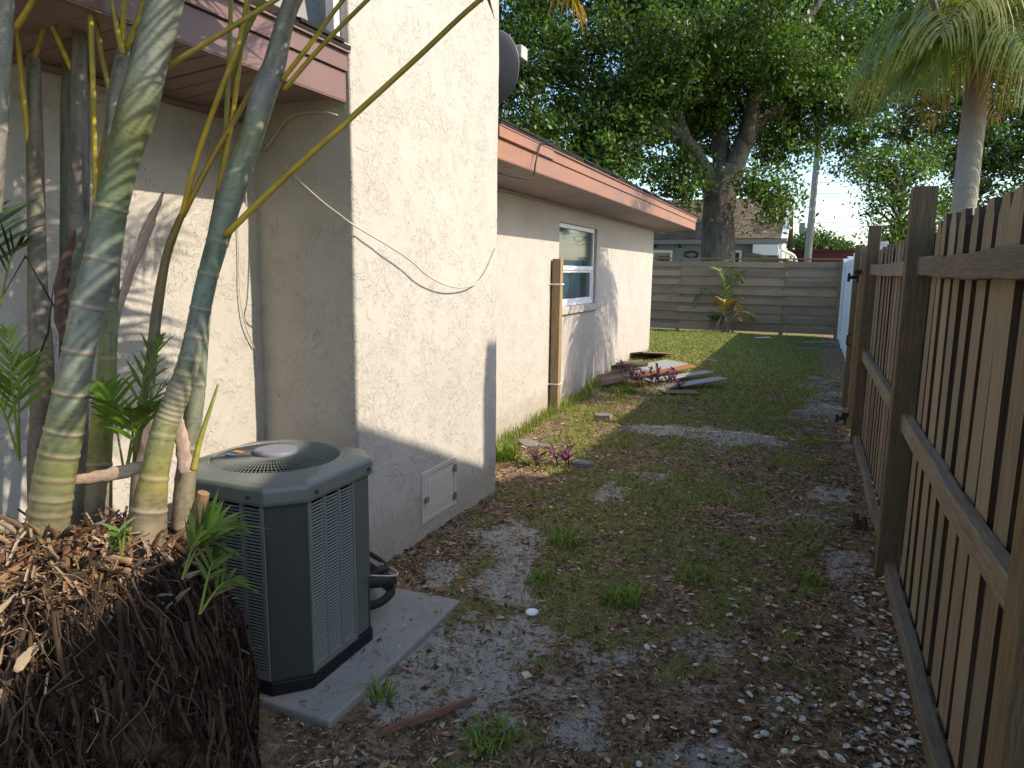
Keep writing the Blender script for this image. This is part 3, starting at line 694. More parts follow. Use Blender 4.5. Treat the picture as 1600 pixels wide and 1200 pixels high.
for k in range(3600):
    a = rr.uniform(-3.1, 1.3); z = rr.uniform(.05, .78); ln = rr.uniform(.05, .3); r_ = rr.uniform(.0008, .003)
    c_ = rr.choice([(.02, .013, .01), (.04, .027, .019), (.085, .06, .04), (.016, .011, .009)])
    P = rootpath(a, z, ln, rr.uniform(-.005, .045), .08, rr)[::2]; b.tube(P, [r_, r_, r_*.9, r_*.7, r_*.4], 4, c_, cap=False)
tag(b.build('root_matting', M['roots'], clump), kind='stuff')
# dry litter caught on the mound: curled husks, strips, stubs
b = MB()
for k in range(1700):
    a = rr.uniform(-3.1, 1.6); top = rr.random() < .8
    z = rr.uniform(.55, .78) if top else rr.uniform(.05, .6)
    rad = float(mound_r(np.array(a), np.array(z)))*(math.sqrt(rr.random())*.9+.1 if top else 1)+.012
    if top: z = .86*max(.02, 1-min(rad/.43, 1)**2)**.222-.05+rr.uniform(0, .03)
    p = Vector((MCX+rad*math.cos(a), MCY+rad*math.sin(a), z)); d = Vector((rr.uniform(-1, 1), rr.uniform(-1, 1), rr.uniform(-.6, .25))).normalized()
    s_ = d.cross(Vector((0, 0, 1))).normalized(); L = rr.uniform(.02, .12); wd = rr.uniform(.001, .0045); bend = rr.uniform(-.02, .03)
    c_ = rr.choice([(.19, .12, .07), (.25, .175, .11), (.12, .07, .042), (.30, .235, .17), (.23, .11, .055), (.10, .06, .04)])
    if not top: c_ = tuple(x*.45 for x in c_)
    q = [p-d*L/2, p+Vector((0, 0, bend)), p+d*L/2]
    vs = []
    for u in q: vs += [u-s_*wd, u+Vector((0, 0, -wd*.6)), u+s_*wd]
    b.add(vs, [(0, 1, 4, 3), (1, 2, 5, 4), (3, 4, 7, 6), (4, 5, 8, 7)], c_)
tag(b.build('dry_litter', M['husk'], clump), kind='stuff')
def husk(pts, wid, curl, c1, c2, name='leaf_husk', parent=clump, n=16, label=None):
    """boat shaped dried sheath along a path: a curled strip with thickness"""
    P = spline(pts, n); b = MB(); m = 7; vs = []; cs = []
    side0 = None
    for k in range(n):
        s = k/(n-1); t_ = Vector(P[min(k+1, n-1)]-P[max(k-1, 0)]).normalized()
        tocam = (Vector(CAM)-Vector(P[k])).normalized(); sd = t_.cross(tocam).normalized(); nn = sd.cross(t_)
        wv = np.interp(s, [0, .15, .6, .9, 1], wid)
        for j in range(m):
            q = (j/(m-1)-.5)*2; an = q*curl
            vs.append(Vector(P[k])+sd*wv*math.sin(an)/max(curl*.7, .3)+nn*wv*(math.cos(an)-1)*.9+sd*.002*math.sin(k*2.1+j)); f_ = rr.uniform(.8, 1.15); cc = [c1[x]*(1-abs(q))+c2[x]*abs(q) for x in range(3)]; cs.append(tuple(x*f_ for x in cc))
    b.add(vs, [(k*m+j, k*m+j+1, (k+1)*m+j+1, (k+1)*m+j) for k in range(n-1) for j in range(m-1)], cs)
    o = b.build(name, M['husk'], parent, smooth=True); md = o.modifiers.new('thick', 'SOLIDIFY'); md.thickness = .004
    if label: o['label'] = label
    return o
def pxp(L, d0, d1): n = len(L); return [at(x, y, d0+(d1-d0)*k/(n-1)) for k, (x, y) in enumerate(L)]
husk(pxp([(178, 520), (195, 450), (222, 380), (240, 335), (256, 300)], 2.16, 2.1), [.006, .012, .017, .006, .001], 1.6, (.38, .27, .22), (.46, .36, .31))
husk(pxp([(118, 560), (96, 500), (100, 420), (118, 360)], 2.05, 2.1), [.006, .016, .018, .010, .003], 1.4, (.08, .05, .04), (.13, .085, .065))
husk(pxp([(110, 752), (170, 742), (240, 725)], 1.98, 2.02), [.008, .014, .018, .014, .006], 1.2, (.36, .25, .19), (.42, .31, .24))
husk(pxp([(290, 740), (285, 690), (280, 650)], 2.06, 2.1), [.014, .018, .016, .01, .004], 1.1, (.30, .22, .18), (.36, .27, .22))
for k in range(60):                                            # torn husk bases and cut stubs round the stems
    a = rr.uniform(-2.9, .6); rad = rr.uniform(.05, .39); z = .86*max(.02, 1-min(rad/.43, 1)**2)**.222-.06
    p = np.array([MCX+rad*math.cos(a), MCY+rad*math.sin(a), z]); up_ = np.array([rr.uniform(-.05, .05), rr.uniform(-.05, .05), rr.uniform(.02, .13)]); ln = np.array([math.cos(a)*rr.uniform(.02, .10), math.sin(a)*rr.uniform(.02, .10), 0])
    c1 = rr.choice([(.26, .15, .08), (.30, .20, .12), (.18, .10, .06), (.34, .26, .18), (.14, .085, .055)])
    husk([p-ln*.4, p+up_*.5, p+up_+ln], [rr.uniform(.002, .006), rr.uniform(.004, .010), rr.uniform(.003, .009), .003, .001], rr.uniform(.9, 1.9), tuple(x*.7 for x in c1), c1, n=8)
for (x, y, d_, l_) in ((318, 770, 2.02, .10),):
    p = Vector(at(x, y, d_)); b = MB(); dd = Vector((rr.uniform(-.2, .5), rr.uniform(-.5, .1), .8)).normalized()
    b.tube([p-dd*l_, p-dd*l_*.4, p], [.020, .019, .017], 10, [(.10, .06, .04), (.14, .09, .055), (.24, .15, .08)]); b.build('cut_stub', M['husk'], clump)
for k in range(26):                                            # longer curled strips of dead sheath lying over the mound
    a = rr.uniform(-2.8, .4); rad = rr.uniform(.12, .40); z = .86*max(.02, 1-min(rad/.43, 1)**2)**.222-.045
    p = np.array([MCX+rad*math.cos(a), MCY+rad*math.sin(a), z]); an = rr.uniform(0, 6.3); dv = np.array([math.cos(an), math.sin(an), rr.uniform(-.25, .3)])*rr.uniform(.05, .11)
    c1 = rr.choice([(.30, .17, .085), (.36, .24, .14), (.20, .11, .06), (.40, .31, .21), (.26, .13, .06)])
    husk([p-dv, p-dv*.3+np.array([0, 0, .015]), p+dv*.4+np.array([0, 0, rr.uniform(.0, .03)]), p+dv+np.array([0, 0, rr.uniform(-.02, .03)])], [rr.uniform(.003, .008), rr.uniform(.007, .014), rr.uniform(.006, .013), .005, .002], rr.uniform(1.2, 2.2), tuple(x*.6 for x in c1), c1, n=12)
# ---- canes
def cane(pts, rings, d0, d1, zones, name='cane', nseg=420, ns=22, label=None, ridge=.05, dense=()):
    """pts: (px,py,width_px) from foot to head; rings: py of leaf scars; zones: (py, colour)"""
    A3 = spline(pts, nseg); s = np.linspace(0, 1, nseg); dd = d0+(d1-d0)*s
    C3 = [Vector(at(A3[k, 0], A3[k, 1], dd[k])) for k in range(nseg)]
    rad = [A3[k, 2]/2/FPX*dd[k] for k in range(nseg)]
    zp = np.array([z[0] for z in zones], float); zc = np.array([z[1] for z in zones], float); o_ = np.argsort(zp); zp, zc = zp[o_], zc[o_]
    vs, cs = [], []; a = None
    for k in range(nseg):
        t_ = (C3[min(k+1, nseg-1)]-C3[max(k-1, 0)]).normalized()
        a = t_.orthogonal().normalized() if a is None else (a-t_*a.dot(t_)).normalized()
        bb = t_.cross(a); py = A3[k, 1]; base = np.array([np.interp(py, zp, zc[:, q]) for q in range(3)])
        g = min([abs(py-r_) for r_ in rings]+[99]); dz = min([abs(py-r_) for r_ in dense]+[99])
        sc = math.exp(-(g/2.2)**2); bulge = 1+ridge*math.exp(-(g/3.5)**2)-.03*math.exp(-((g-6)/3.5)**2)+.05*math.exp(-(dz/2.2)**2)
        AN = np.arange(ns)*2*math.pi/ns; N1 = fbm(AN*1.6+pts[0][0], np.full(ns, py*.02), 51, 3); N2 = vnoise(AN*6, np.full(ns, py*.25), 55); N3 = vnoise(AN*9+3, np.full(ns, py*.03), 58)
        for q in range(ns):
            an = 2*math.pi*q/ns; p = C3[k]+(a*math.cos(an)+bb*math.sin(an))*rad[k]*bulge*(1+.02*math.sin(3*an+k*.05))
            n_ = float(N1[q]); n2 = float(N2[q])
            c_ = base*.66*(.62+.76*n_); c_ = c_*(1-.3*(n2 > .8))*(1-.22*(N3[q] > .7)); c_ = c_*(1-sc*.9)+np.array((.33, .26, .18) if (py*7) % 5 > 1 else (.20, .145, .10))*sc*.9
            if dz < 6: c_ = c_*.4+.6*np.array((.36, .30, .22))*(.55+.45*min(dz/3, 1))
            vs.append(p); cs.append(tuple(c_))
    b = MB(); b.add(vs, [(i*ns+k, i*ns+(k+1) % ns, (i+1)*ns+(k+1) % ns, (i+1)*ns+k) for i in range(nseg-1) for k in range(ns)], cs)
    o = b.build(name, M['stem'], clump, smooth=True)
    if label: o['label'] = label
    return o
WAX = (.24, .265, .205); BLU = (.25, .285, .25); OLV = (.215, .225, .09); YEL = (.34, .30, .085); TAN = (.30, .24, .16); GRY = (.27, .25, .21); BRN = (.16, .12, .09)
cane([(62, 900, 74), (72, 830, 62), (87, 736, 58), (103, 662, 55), (111, 610, 50), (123, 547, 47), (139, 477, 48), (159, 408, 51), (174, 325, 48), (192, 245, 49), (213, 175, 56), (232, 105, 53), (250, 35, 52), (268, -40, 50), (285, -140, 45)],
     [325, 404, 477, 547, 613, 672, 708, 745, 775, 800], 1.90, 1.78, [(900, TAN), (800, (.24, .23, .12)), (735, OLV), (660, (.24, .28, .15)), (560, BLU), (430, BLU), (330, (.17, .23, .14)), (200, OLV), (110, WAX), (0, WAX), (-140, WAX)], label='thick waxy green cane leaning right')
cane([(225, 880, 66), (229, 816, 58), (241, 743, 42), (256, 673, 38), (266, 645, 36), (280, 610, 35), (292, 575, 33), (305, 522, 31), (316, 470, 31), (326, 428, 31), (340, 378, 33), (369, 280, 38), (394, 210, 34), (411, 150, 38), (428, 105, 34), (445, 35, 27), (460, -10, 26), (480, -90, 24)],
     [378, 428, 483, 525, 560, 583, 680, 745, 795], 1.99, 2.0, [(900, TAN), (800, (.33, .27, .17)), (755, YEL), (700, (.30, .31, .12)), (600, (.27, .29, .17)), (520, BLU), (430, (.21, .28, .2)), (330, WAX), (210, (.27, .30, .17)), (150, (.34, .33, .33)), (60, (.30, .30, .24)), (-90, GRY)], label='bent green cane with tight ring scars beside the air conditioner', dense=(604, 612, 620, 628, 636, 644, 652))
cane([(66, 900, 34), (62, 730, 34), (66, 650, 33), (64, 560, 34), (60, 480, 30), (58, 400, 26), (56, 300, 25), (54, 200, 23), (52, 100, 20), (50, 90, 18)], [], 2.2, 2.2, [(730, BRN), (600, (.20, .16, .13)), (400, GRY), (250, (.21, .18, .11)), (90, (.27, .27, .22))], label='grey brown sheathed cane at the left')
cane([(104, 900, 22), (104, 760, 22), (103, 600, 20), (104, 420, 19), (104, 300, 18), (105, 180, 19), (108, 60, 15), (110, -60, 13)], [480, 620], 2.28, 2.25, [(760, OLV), (420, (.16, .19, .11)), (200, (.17, .18, .13)), (-60, GRY)])
cane([(122, 900, 30), (122, 760, 30), (122, 600, 30), (122, 420, 31), (123, 300, 31), (124, 180, 27), (124, 60, 20), (125, -60, 15)], [560, 660], 2.2, 2.2, [(760, TAN), (420, (.16, .19, .13)), (300, (.26, .22, .18)), (100, (.25, .24, .18)), (-60, GRY)])
cane([(-12, 330, 26), (-2, 200, 24), (5, 90, 24), (9, 0, 24), (14, -80, 22)], [200], 1.9, 1.85, [(330, GRY), (0, (.28, .30, .25))])
cane([(152, 900, 40), (154, 780, 38), (156, 720, 35), (160, 660, 32), (166, 590, 28), (171, 500, 25), (176, 420, 22), (178, 330, 20), (175, 200, 18), (184, 130, 22), (192, 80, 20), (198, 40, 16)], [725, 640, 560, 470], 2.14, 2.16, [(780, TAN), (715, YEL), (640, (.30, .33, .06)), (560, (.29, .31, .13)), (420, WAX), (100, GRY)])
cane([(280, 900, 34), (285, 800, 32), (292, 735, 30), (300, 660, 28), (308, 600, 26), (315, 520, 23), (322, 460, 20), (332, 380, 18), (340, 330, 16), (346, 285, 12)], [700, 600, 500], 2.12, 2.14, [(800, TAN), (700, (.27, .27, .18)), (560, (.26, .31, .22)), (300, WAX)])
cane([(210, 880, 24), (216, 770, 24), (222, 690, 22), (228, 630, 20), (237, 560, 17), (246, 480, 16), (258, 410, 13), (272, 365, 12), (284, 336, 10)], [], 2.12, 2.1, [(770, (.26, .2, .17)), (560, (.28, .22, .18)), (450, (.25, .19, .1)), (336, (.36, .24, .05))], label='thin brown dried leaf stalk between the canes')
# ---- petioles
def petiole(pts, d0, d1, w0, w1, c1=(.55, .35, .03), c2=(.28, .25, .05), n=26):
    A2 = spline(pts, n); P = [at(A2[k, 0], A2[k, 1], d0+(d1-d0)*k/(n-1)) for k in range(n)]
    b = MB(); rad = [(w0+(w1-w0)*k/(n-1))/2/FPX*d0 for k in range(n)]
    cs = [tuple(np.array(c1)*(1-k/(n-1))+np.array(c2)*k/(n-1)) for k in range(n)]
    cs = [tuple(np.array(q)*rr.uniform(.82, 1.12)) for q in cs]
    b.tube(P, rad, 8, cs); b.build('leaf_stalk', M['petiole'], clump, smooth=True); return P
GRN = (.20, .22, .05)
petiole([(284, 338), (310, 240), (345, 140), (372, 70), (388, -10), (402, -90)], 2.1, 2.0, 9, 6)
petiole([(285, 338), (330, 250), (375, 172), (414, 100), (450, 40), (480, -20)], 2.1, 2.12, 9, 6, (.42, .24, .03))
petiole([(345, 292), (352, 210), (357, 110), (361, 0), (363, -80)], 2.14, 2.1, 8, 6, (.36, .28, .06), GRN)
petiole([(342, 298), (362, 190), (378, 70), (390, -10), (400, -80)], 2.13, 2.06, 8, 6)
petiole([(350, 288), (382, 200), (410, 120), (430, 60)], 2.16, 2.2, 8, 6)
petiole([(440, 126), (490, 62), (536, 0), (590, -60)], 2.0, 1.9, 8, 6, (.46, .32, .04), GRN)
petiole([(444, 140), (500, 75), (560, 14), (620, -45)], 2.0, 1.9, 8, 6, (.42, .30, .04), GRN)
PL = petiole([(352, 368), (440, 282), (540, 192), (650, 92), (750, 0), (850, -70), (930, -110)], 1.98, 1.75, 11, 6, (.45, .32, .04), (.20, .17, .05), 40)
petiole([(150, 318), (147, 200), (144, 100), (140, -20)], 2.15, 2.05, 8, 8, (.48, .34, .03))
petiole([(48, 250), (38, 160), (28, 60), (22, -30)], 2.2, 2.1, 9, 7)
petiole([(112, 108), (86, 50), (66, -10)], 2.2, 2.1, 8, 7)
petiole([(52, 95), (66, 55), (84, 0), (92, -40)], 2.2, 2.1, 9, 7, (.40, .27, .06))
petiole([(20, 50), (40, 20), (60, -15)], 1.9, 1.8, 10, 8)
petiole([(178, 165), (162, 100), (148, 20), (145, -30)], 2.16, 2.1, 9, 7, (.36, .27, .06), GRN)
petiole([(192, 84), (182, 40), (172, -20)], 2.1, 2.05, 9, 8, (.40, .30, .05))
petiole([(192, 84), (192, 40), (196, -20)], 2.12, 2.05, 9, 8)
petiole([(196, 80), (212, 40), (232, -20)], 2.12, 2.05, 9, 8, (.34, .28, .05))
petiole([(262, 104), (330, 62), (430, 0), (500, -50)], 1.85, 1.75, 9, 7, (.40, .28, .05), GRN)
petiole([(362, 120), (385, 50), (410, 0), (425, -40)], 2.1, 2.0, 8, 7, GRN, GRN)
petiole([(148, 330), (165, 210), (182, 110), (196, 20)], 2.2, 2.15, 8, 7, (.36, .25, .05))
petiole([(302, 735), (312, 690), (328, 640), (341, 600)], 2.02, 2.02, 11, 3, (.33, .29, .05), (.2, .24, .06))
# ---- pinnate leaves
def leaflets(b, P, n, L, wd, col_, droop=.5, spread=1.0, start=.1, tipc=None, jit=.35, upv=(0, 0, 1)):
    P = np.asarray(P); m = len(P)
    for k in range(n):
        s = start+(1-start)*k/(n-1); f_ = s*(m-1); i_ = min(int(f_), m-2); p = Vector(P[i_]*(1-f_+i_)+P[i_+1]*(f_-i_)); t_ = Vector(P[min(i_+1, m-1)]-P[max(i_-1, 0)]).normalized()
        sd = t_.cross(Vector(upv)); sd = sd.normalized() if sd.length > .05 else Vector((1, 0, 0)); nn = sd.cross(t_)
        ll = L*(math.sin(math.pi*min(.12+.88*s, .97))**.6)*random.uniform(1-jit, 1+jit)
        for sg in (-1, 1):
            d = (sd*sg*spread+t_*(.55+.5*s)+nn*random.uniform(.05, .3)).normalized(); wv = wd*random.uniform(.8, 1.15)
            q = []; pos = Vector(p); dr = droop*random.uniform(.6, 1.3)
            for e in range(5): q.append(Vector(pos)); d2 = (d+Vector((0, 0, -1))*dr*(e/4.0)**1.3*1.2).normalized(); pos = pos+d2*ll/4
            w_ = [.45, 1, .9, .55, .05]; vs = []; c0 = np.array(col_)*random.uniform(.7, 1.25); cs = []
            for e in range(5):
                ax = (q[min(e+1, 4)]-q[max(e-1, 0)]).normalized(); wdir = ax.cross(nn); wdir = wdir.normalized() if wdir.length > .05 else sd
                vs += [q[e]-wdir*wv*w_[e]/2, q[e]+wdir*wv*w_[e]/2]; cc = c0 if tipc is None else c0*(1-e/4)+np.array(tipc)*e/4; cs += [tuple(cc)]*2
            b.add(vs, [(2*e, 2*e+1, 2*e+3, 2*e+2) for e in range(4)], cs)
def frond(parent, P, n, L, wd, c_, droop=.5, start=.1, tipc=None, rw=.006, rc=(.3, .25, .06), name='frond', **k):
    P = spline(P, 24); b = MB(); b.tube(P, [rw*(1-.8*q/23) for q in range(24)], 5, rc); leaflets(b, P, n, L, wd, c_, droop, start=start, tipc=tipc, **k)
    return b.build(name, M['leaf'], parent)
LG = (.055, .12, .02); LB = (.10, .19, .025)
# crown leaves arching overhead (they throw the dappled shade on the wall)
def arch(p, az, el, L, drop, n=7):
    d = np.array([math.cos(az)*math.cos(el), math.sin(az)*math.cos(el), math.sin(el)]); return [np.array(p)+d*L*s-np.array([0, 0, 1])*drop*s*s for s in np.linspace(0, 1, n)]
T1h = at(285, -140, 1.78); T2h = at(480, -90, 2.0); T4h = at(124, -60, 2.2); T5h = at(14, -80, 1.85); P6h = at(590, -60, 1.9)
for p, az, el, L, dr in ((T1h, .5, .9, 1.5, .6), (T1h, -1.0, .7, 1.4, .6), (T1h, 2.2, .9, 1.3, .5), (T2h, -.9, .9, 1.5, .7), (T2h, 2.6, 1.0, 1.2, .4),
                         (T4h, -.3, .75, 1.5, .8), (T4h, -1.3, .8, 1.3, .6), (T4h, 3.0, 1.0, 1.0, .4), (T5h, -.8, .9, 1.5, .5), (at(402, -90, 2.0), .25, .9, 1.3, .7), (at(363, -80, 2.1), -.4, 1.0, 1.4, .7), (P6h, -.3, .45, 1.0, .5), (T2h, .55, .75, 1.7, .35), (P6h, 1.0, .9, 1.3, .3), (T1h, .45, .8, 1.9, .35), (at(480, -20, 2.12), .7, .95, 1.6, .3), (T2h, .5, .25, 1.2, .15), (T2h, .12, .3, 1.3, .2), (P6h, .7, .3, .9, .1), (T1h, .33, .45, 1.5, .25), (T4h, .2, .5, 1.9, .3)):
    frond(clump, arch(p, az, el, L, dr), 34, .42, .026, LG, .7, .12, (.14, .16, .03))
frond(clump, PL[27:], 16, .26, .014, (.05, .07, .02), .3, .1, (.10, .08, .03))
frond(clump, [PL[-1], at(900, -70, 1.75), at(892, -25, 1.78), at(906, 20, 1.8)], 12, .11, .010, (.42, .30, .04), 1.6, .3, (.34, .16, .04), spread=.4)
frond(clump, [PL[-1], at(1100, -150, 1.8), at(1230, -90, 1.85), at(1290, -25, 1.9)], 16, .12, .012, (.40, .26, .04), 1.6, .3, (.36, .18, .04), spread=.4)
# young suckers
def sucker(root, tips, L, n=9, c_=LB, wd=.014, parent=clump, droop=.35):
    for tp in tips:
        a, e = np.array(root), np.array(tp); mid = (a+e)/2+np.array([0, 0, .05]); frond(parent, [a, mid, e], n, L, wd, c_, droop, .35, None, .004, (.2, .24, .05), 'young_leaf')
D = 2.02
sucker(at(195, 745, 2.03), [at(250, 530, 2.08), at(165, 605, 2.0), at(245, 640, 1.98)], .13)
sucker(at(210, 720, 2.05), [at(205, 640, 1.95), at(262, 600, 2.05)], .12)
sucker(at(30, 720, 1.95), [at(12, 520, 1.9), at(35, 560, 1.95), at(-20, 600, 1.9)], .15)
sucker(at(285, 905, 1.72), [at(362, 822, 1.78), at(330, 848, 1.75)], .13, 12, (.075, .15, .028), .02)
sucker(at(312, 960, 1.72), [at(352, 870, 1.76), at(392, 920, 1.8)], .08, 8, (.06, .13, .025), .014)
sucker(at(190, 868, 1.75), [at(208, 848, 1.76), at(186, 850, 1.76)], .045, 6, (.07, .14, .03), .01)
sucker(at(0, 480, 2.1), [at(-15, 330, 2.1), at(40, 380, 2.1)], .14, 9, (.03, .07, .015))
b = MB(); b.tube(pxp([(45, 600), (75, 520), (84, 440)], 2.1, 2.1), [.004, .003, .001], 5, (.05, .03, .025)); b.tube(pxp([(85, 480), (40, 400), (0, 470)], 2.1, 2.1), [.003, .003, .001], 5, (.05, .03, .025)); b.build('dry_twig', M['husk'], clump)
# ================================================================== NEIGHBOUR'S GABLED HOUSE behind the fence (unseen; gable and chimney shaped to shade the yard)
M['nstucco'] = plain('neighbour_stucco', (.5, .47, .42), .9, 0, .15, .08, 3, .3)
nh = empty('unseen_neighbour_house', (5.5, 3.1, 0), 0, 'gabled neighbouring house beyond the picket fence outside the view', 'house')
NX, RY, RZ, SLP, HW = 2.6, 3.08, 4.40, .40, 2.2
b = MB(); ez = RZ-.12-SLP*(HW-.3)
b.add([(NX+.2, RY-HW+.3, -.2), (NX+.2, RY+HW-.3, -.2), (NX+.2, RY+HW-.3, ez), (NX+.2, RY, RZ-.12), (NX+.2, RY-HW+.3, ez), (9, RY-HW+.3, -.2), (9, RY+HW-.3, -.2), (9, RY+HW-.3, ez), (9, RY, RZ-.12), (9, RY-HW+.3, ez)],
      [(4, 3, 2, 1, 0), (5, 6, 7, 8, 9), (0, 5, 9, 4), (1, 2, 7, 6)]); b.build('wall', M['nstucco'], nh)
b = MB()
for s, HW, SLP in ((-1, 3.0, .33), (1, 2.2, .40)):
    b.add([(NX, RY, RZ), (9.2, RY, RZ), (9.2, RY+s*HW, RZ-SLP*HW), (NX, RY+s*HW, RZ-SLP*HW), (NX, RY, RZ-.1), (9.2, RY, RZ-.1), (9.2, RY+s*HW, RZ-SLP*HW-.1), (NX, RY+s*HW, RZ-SLP*HW-.1)], [(0, 1, 2, 3), (4, 7, 6, 5), (0, 3, 7, 4), (2, 6, 7, 3), (1, 5, 6, 2)])
b.build('roof', plain('pale_grey_roof', (.30, .29, .28), .9), nh)
b = MB(); b.box((3.0, 4.74, 2.6), (3.4, 5.14, 4.90)); b.build('chimney', M['nstucco'], nh)  # unseen stack, placed to cast the upright strip of shade on the stucco chimney

# ================================================================== HOUSE BEYOND THE BACK FENCE
M['bsiding'] = plain('blue_grey_siding', (.22, .25, .27), .7, 0, .2, .08, 3)
t = NT('brown_shingles'); br = t.n('TexBrick'); br.inputs['Scale'].default_value = 1; br.inputs['Brick Width'].default_value = .32; br.inputs['Row Height'].default_value = .15
br.inputs['Mortar Size'].default_value = .012; br.inputs['Color1'].default_value = (.13, .105, .08, 1); br.inputs['Color2'].default_value = (.21, .175, .135, 1); br.inputs['Mortar'].default_value = (.06, .05, .04, 1)
t.l(t.co(), br.inputs['Vector']); t.base(t.mix(1.0, br.outputs[0], t.mix(t.noise(t.co(), 3, 5), (.7, .7, .7), (1.25, 1.2, 1.15)), 'MULTIPLY')); t.set(.95, 0, .1); M['bshingle'] = t.m
HX0, HX1, HYE, HYR, HYB, ZE, ZR = -16, -1.25, 28.0, 32.0, 36.0, 2.72, 4.55
bh = empty('grey_house', (-6, 32, 0), 0, 'grey siding house with brown shingle roof beyond the board fence', 'house')
def lapwall(b, x0, x1, y, z0, z1, dz=.18):
    z = z0
    while z < z1-.01:
        zt = min(z+dz, z1); b.add([(x0, y-.02, z), (x1, y-.02, z), (x1, y, zt), (x0, y, zt), (x0, y, z), (x1, y, z)], [(0, 1, 2, 3), (4, 5, 1, 0)]); z += dz
b = MB(); lapwall(b, HX0, HX1, HYE+.45, -.2, ZE+.05); b.build('front_wall', M['bsiding'], bh)
b = MB(); b.add([(HX1, HYE+.45, -.2), (HX1, HYB-.45, -.2), (HX1, HYB-.45, ZE), (HX1, HYR, ZR-.05), (HX1, HYE+.45, ZE+.15)], [(0, 1, 2, 3, 4)]); b.build('gable_wall', M['white'], bh)
sl = (ZR-ZE)/(HYR-HYE); L = math.hypot(ZR-ZE, HYR-HYE); an = math.atan2(ZR-ZE, HYR-HYE)
b = MB(); b.box((HX0, 0, -.08), (HX1+.25, L, 0)); rf = b.build('roof', M['bshingle'], bh, loc=(0, HYE, ZE+.06), rot=(an, 0, 0))
b = MB(); b.box((HX0, 0, -.08), (HX1+.25, L, 0)); b.build('roof', M['bshingle'], bh, loc=(HX1+.25+HX0, HYB, ZE+.06), rot=(an, 0, math.pi))
b = MB(); b.box((HX0, HYE-.03, ZE-.14), (HX1+.25, HYE+.03, ZE+.03)); b.build('fascia', M['bsiding'], bh)
b = MB(); b.box((HX0, HYE+.03, ZE-.14), (HX1, HYE+.45, ZE-.12)); b.build('soffit', M['bsiding'], bh)
b = MB(); b.add([(HX1+.05, HYE, ZE-.05), (HX1+.27, HYE, ZE-.05), (HX1+.27, HYR, ZR-.05), (HX1+.05, HYR, ZR-.05), (HX1+.05, HYE, ZE+.07), (HX1+.27, HYE, ZE+.07), (HX1+.27, HYR, ZR+.07), (HX1+.05, HYR, ZR+.07)], [(4, 5, 6, 7), (1, 2, 6, 5), (0, 1, 5, 4)]); b.build('rake_trim', M['white'], bh)
b = MB(); b.tube(spline([(HX1+.05, HYE+.02, ZE-.1), (HX1+.1, HYE+.1, ZE-.35), (HX1+.55, HYE+.4, ZE-.6), (HX1+.62, HYE+.45, ZE-1.2)], 14), .055, 8); b.build('downspout', M['white'], bh)
b = MB(); b.box((HX1-.9, HYE-.05, ZE-.55), (HX1-.02, HYE+.4, ZE-.16)); b.build('white_trim', M['white'], bh)
b = MB(); b.add([(HX1-1.0, HYE-.2, ZE-.45), (HX1+1.0, HYE-.2, ZE-.85), (HX1+1.0, HYE+1.5, ZE-.85), (HX1-1.0, HYE+1.5, ZE-.45), (HX1-1.0, HYE-.2, ZE-.55), (HX1+1.0, HYE-.2, ZE-.95), (HX1+1.0, HYE+1.5, ZE-.95), (HX1-1.0, HYE+1.5, ZE-.55)], [(0, 1, 2, 3), (4, 7, 6, 5), (0, 4, 5, 1), (1, 5, 6, 2)]); b.build('lean_to_roof', M['bshingle'], bh)
p = ony(1192, 340, HYE+2.0); b = MB(); b.tube([(p[0], HYE+2.0, ZE+.8), (p[0], HYE+2.0, p[2]+.1)], .06, 8); b.build('vent_pipe', M['white'], rf)
for px0, px1, y0_, y1_ in ((1020, 1050, 391, 410), (1143, 1158, 391, 410)):
    a, c = ony(px0, y0_, HYE+.40), ony(px1, y1_, HYE+.40)
    b = MB(); b.box((a[0], HYE+.36, c[2]-.6), (c[0], HYE+.44, a[2])); wn = b.build('window', M['white'], bh)
    b = MB(); b.box((a[0]+.08, HYE+.35, c[2]-.5), (c[0]-.08, HYE+.37, a[2]-.09)); b.build('pane', M['glass'], wn)
a = ony(1080, 398, HYE+.4); b = MB(); b.tube([(a[0]+.24*math.cos(q*math.pi/12), HYE+.40, a[2]+.12*math.sin(q*math.pi/12)) for q in range(25)], .03, 6); b.build('oval_plaque', M['black'], bh)
for px in (1024, 1062, 1180):
    a = ony(px, 384, HYE+.4); b = MB(); b.box((a[0]-.04, HYE+.34, a[2]-.08), (a[0]+.04, HYE+.43, a[2]+.08)); b.build('wall_lamp', M['black'], bh)
M['maroon'] = plain('maroon_metal', (.14, .035, .035), .6, 0, .3, .15, 2)
b = MB(); a, c = ony(1240, 393, 40), ony(1345, 393, 40); b.prism([(a[0], 40), (c[0]+2, 40), (c[0]+2, 46), (a[0], 46)], -.2, a[2]); b.box((a[0]-.1, 39.9, a[2]), (c[0]+2.1, 46.1, a[2]+.1)); 
tag(b.build('maroon_shed', M['maroon']), 'low maroon flat roofed shed far beyond the board fence', 'shed')
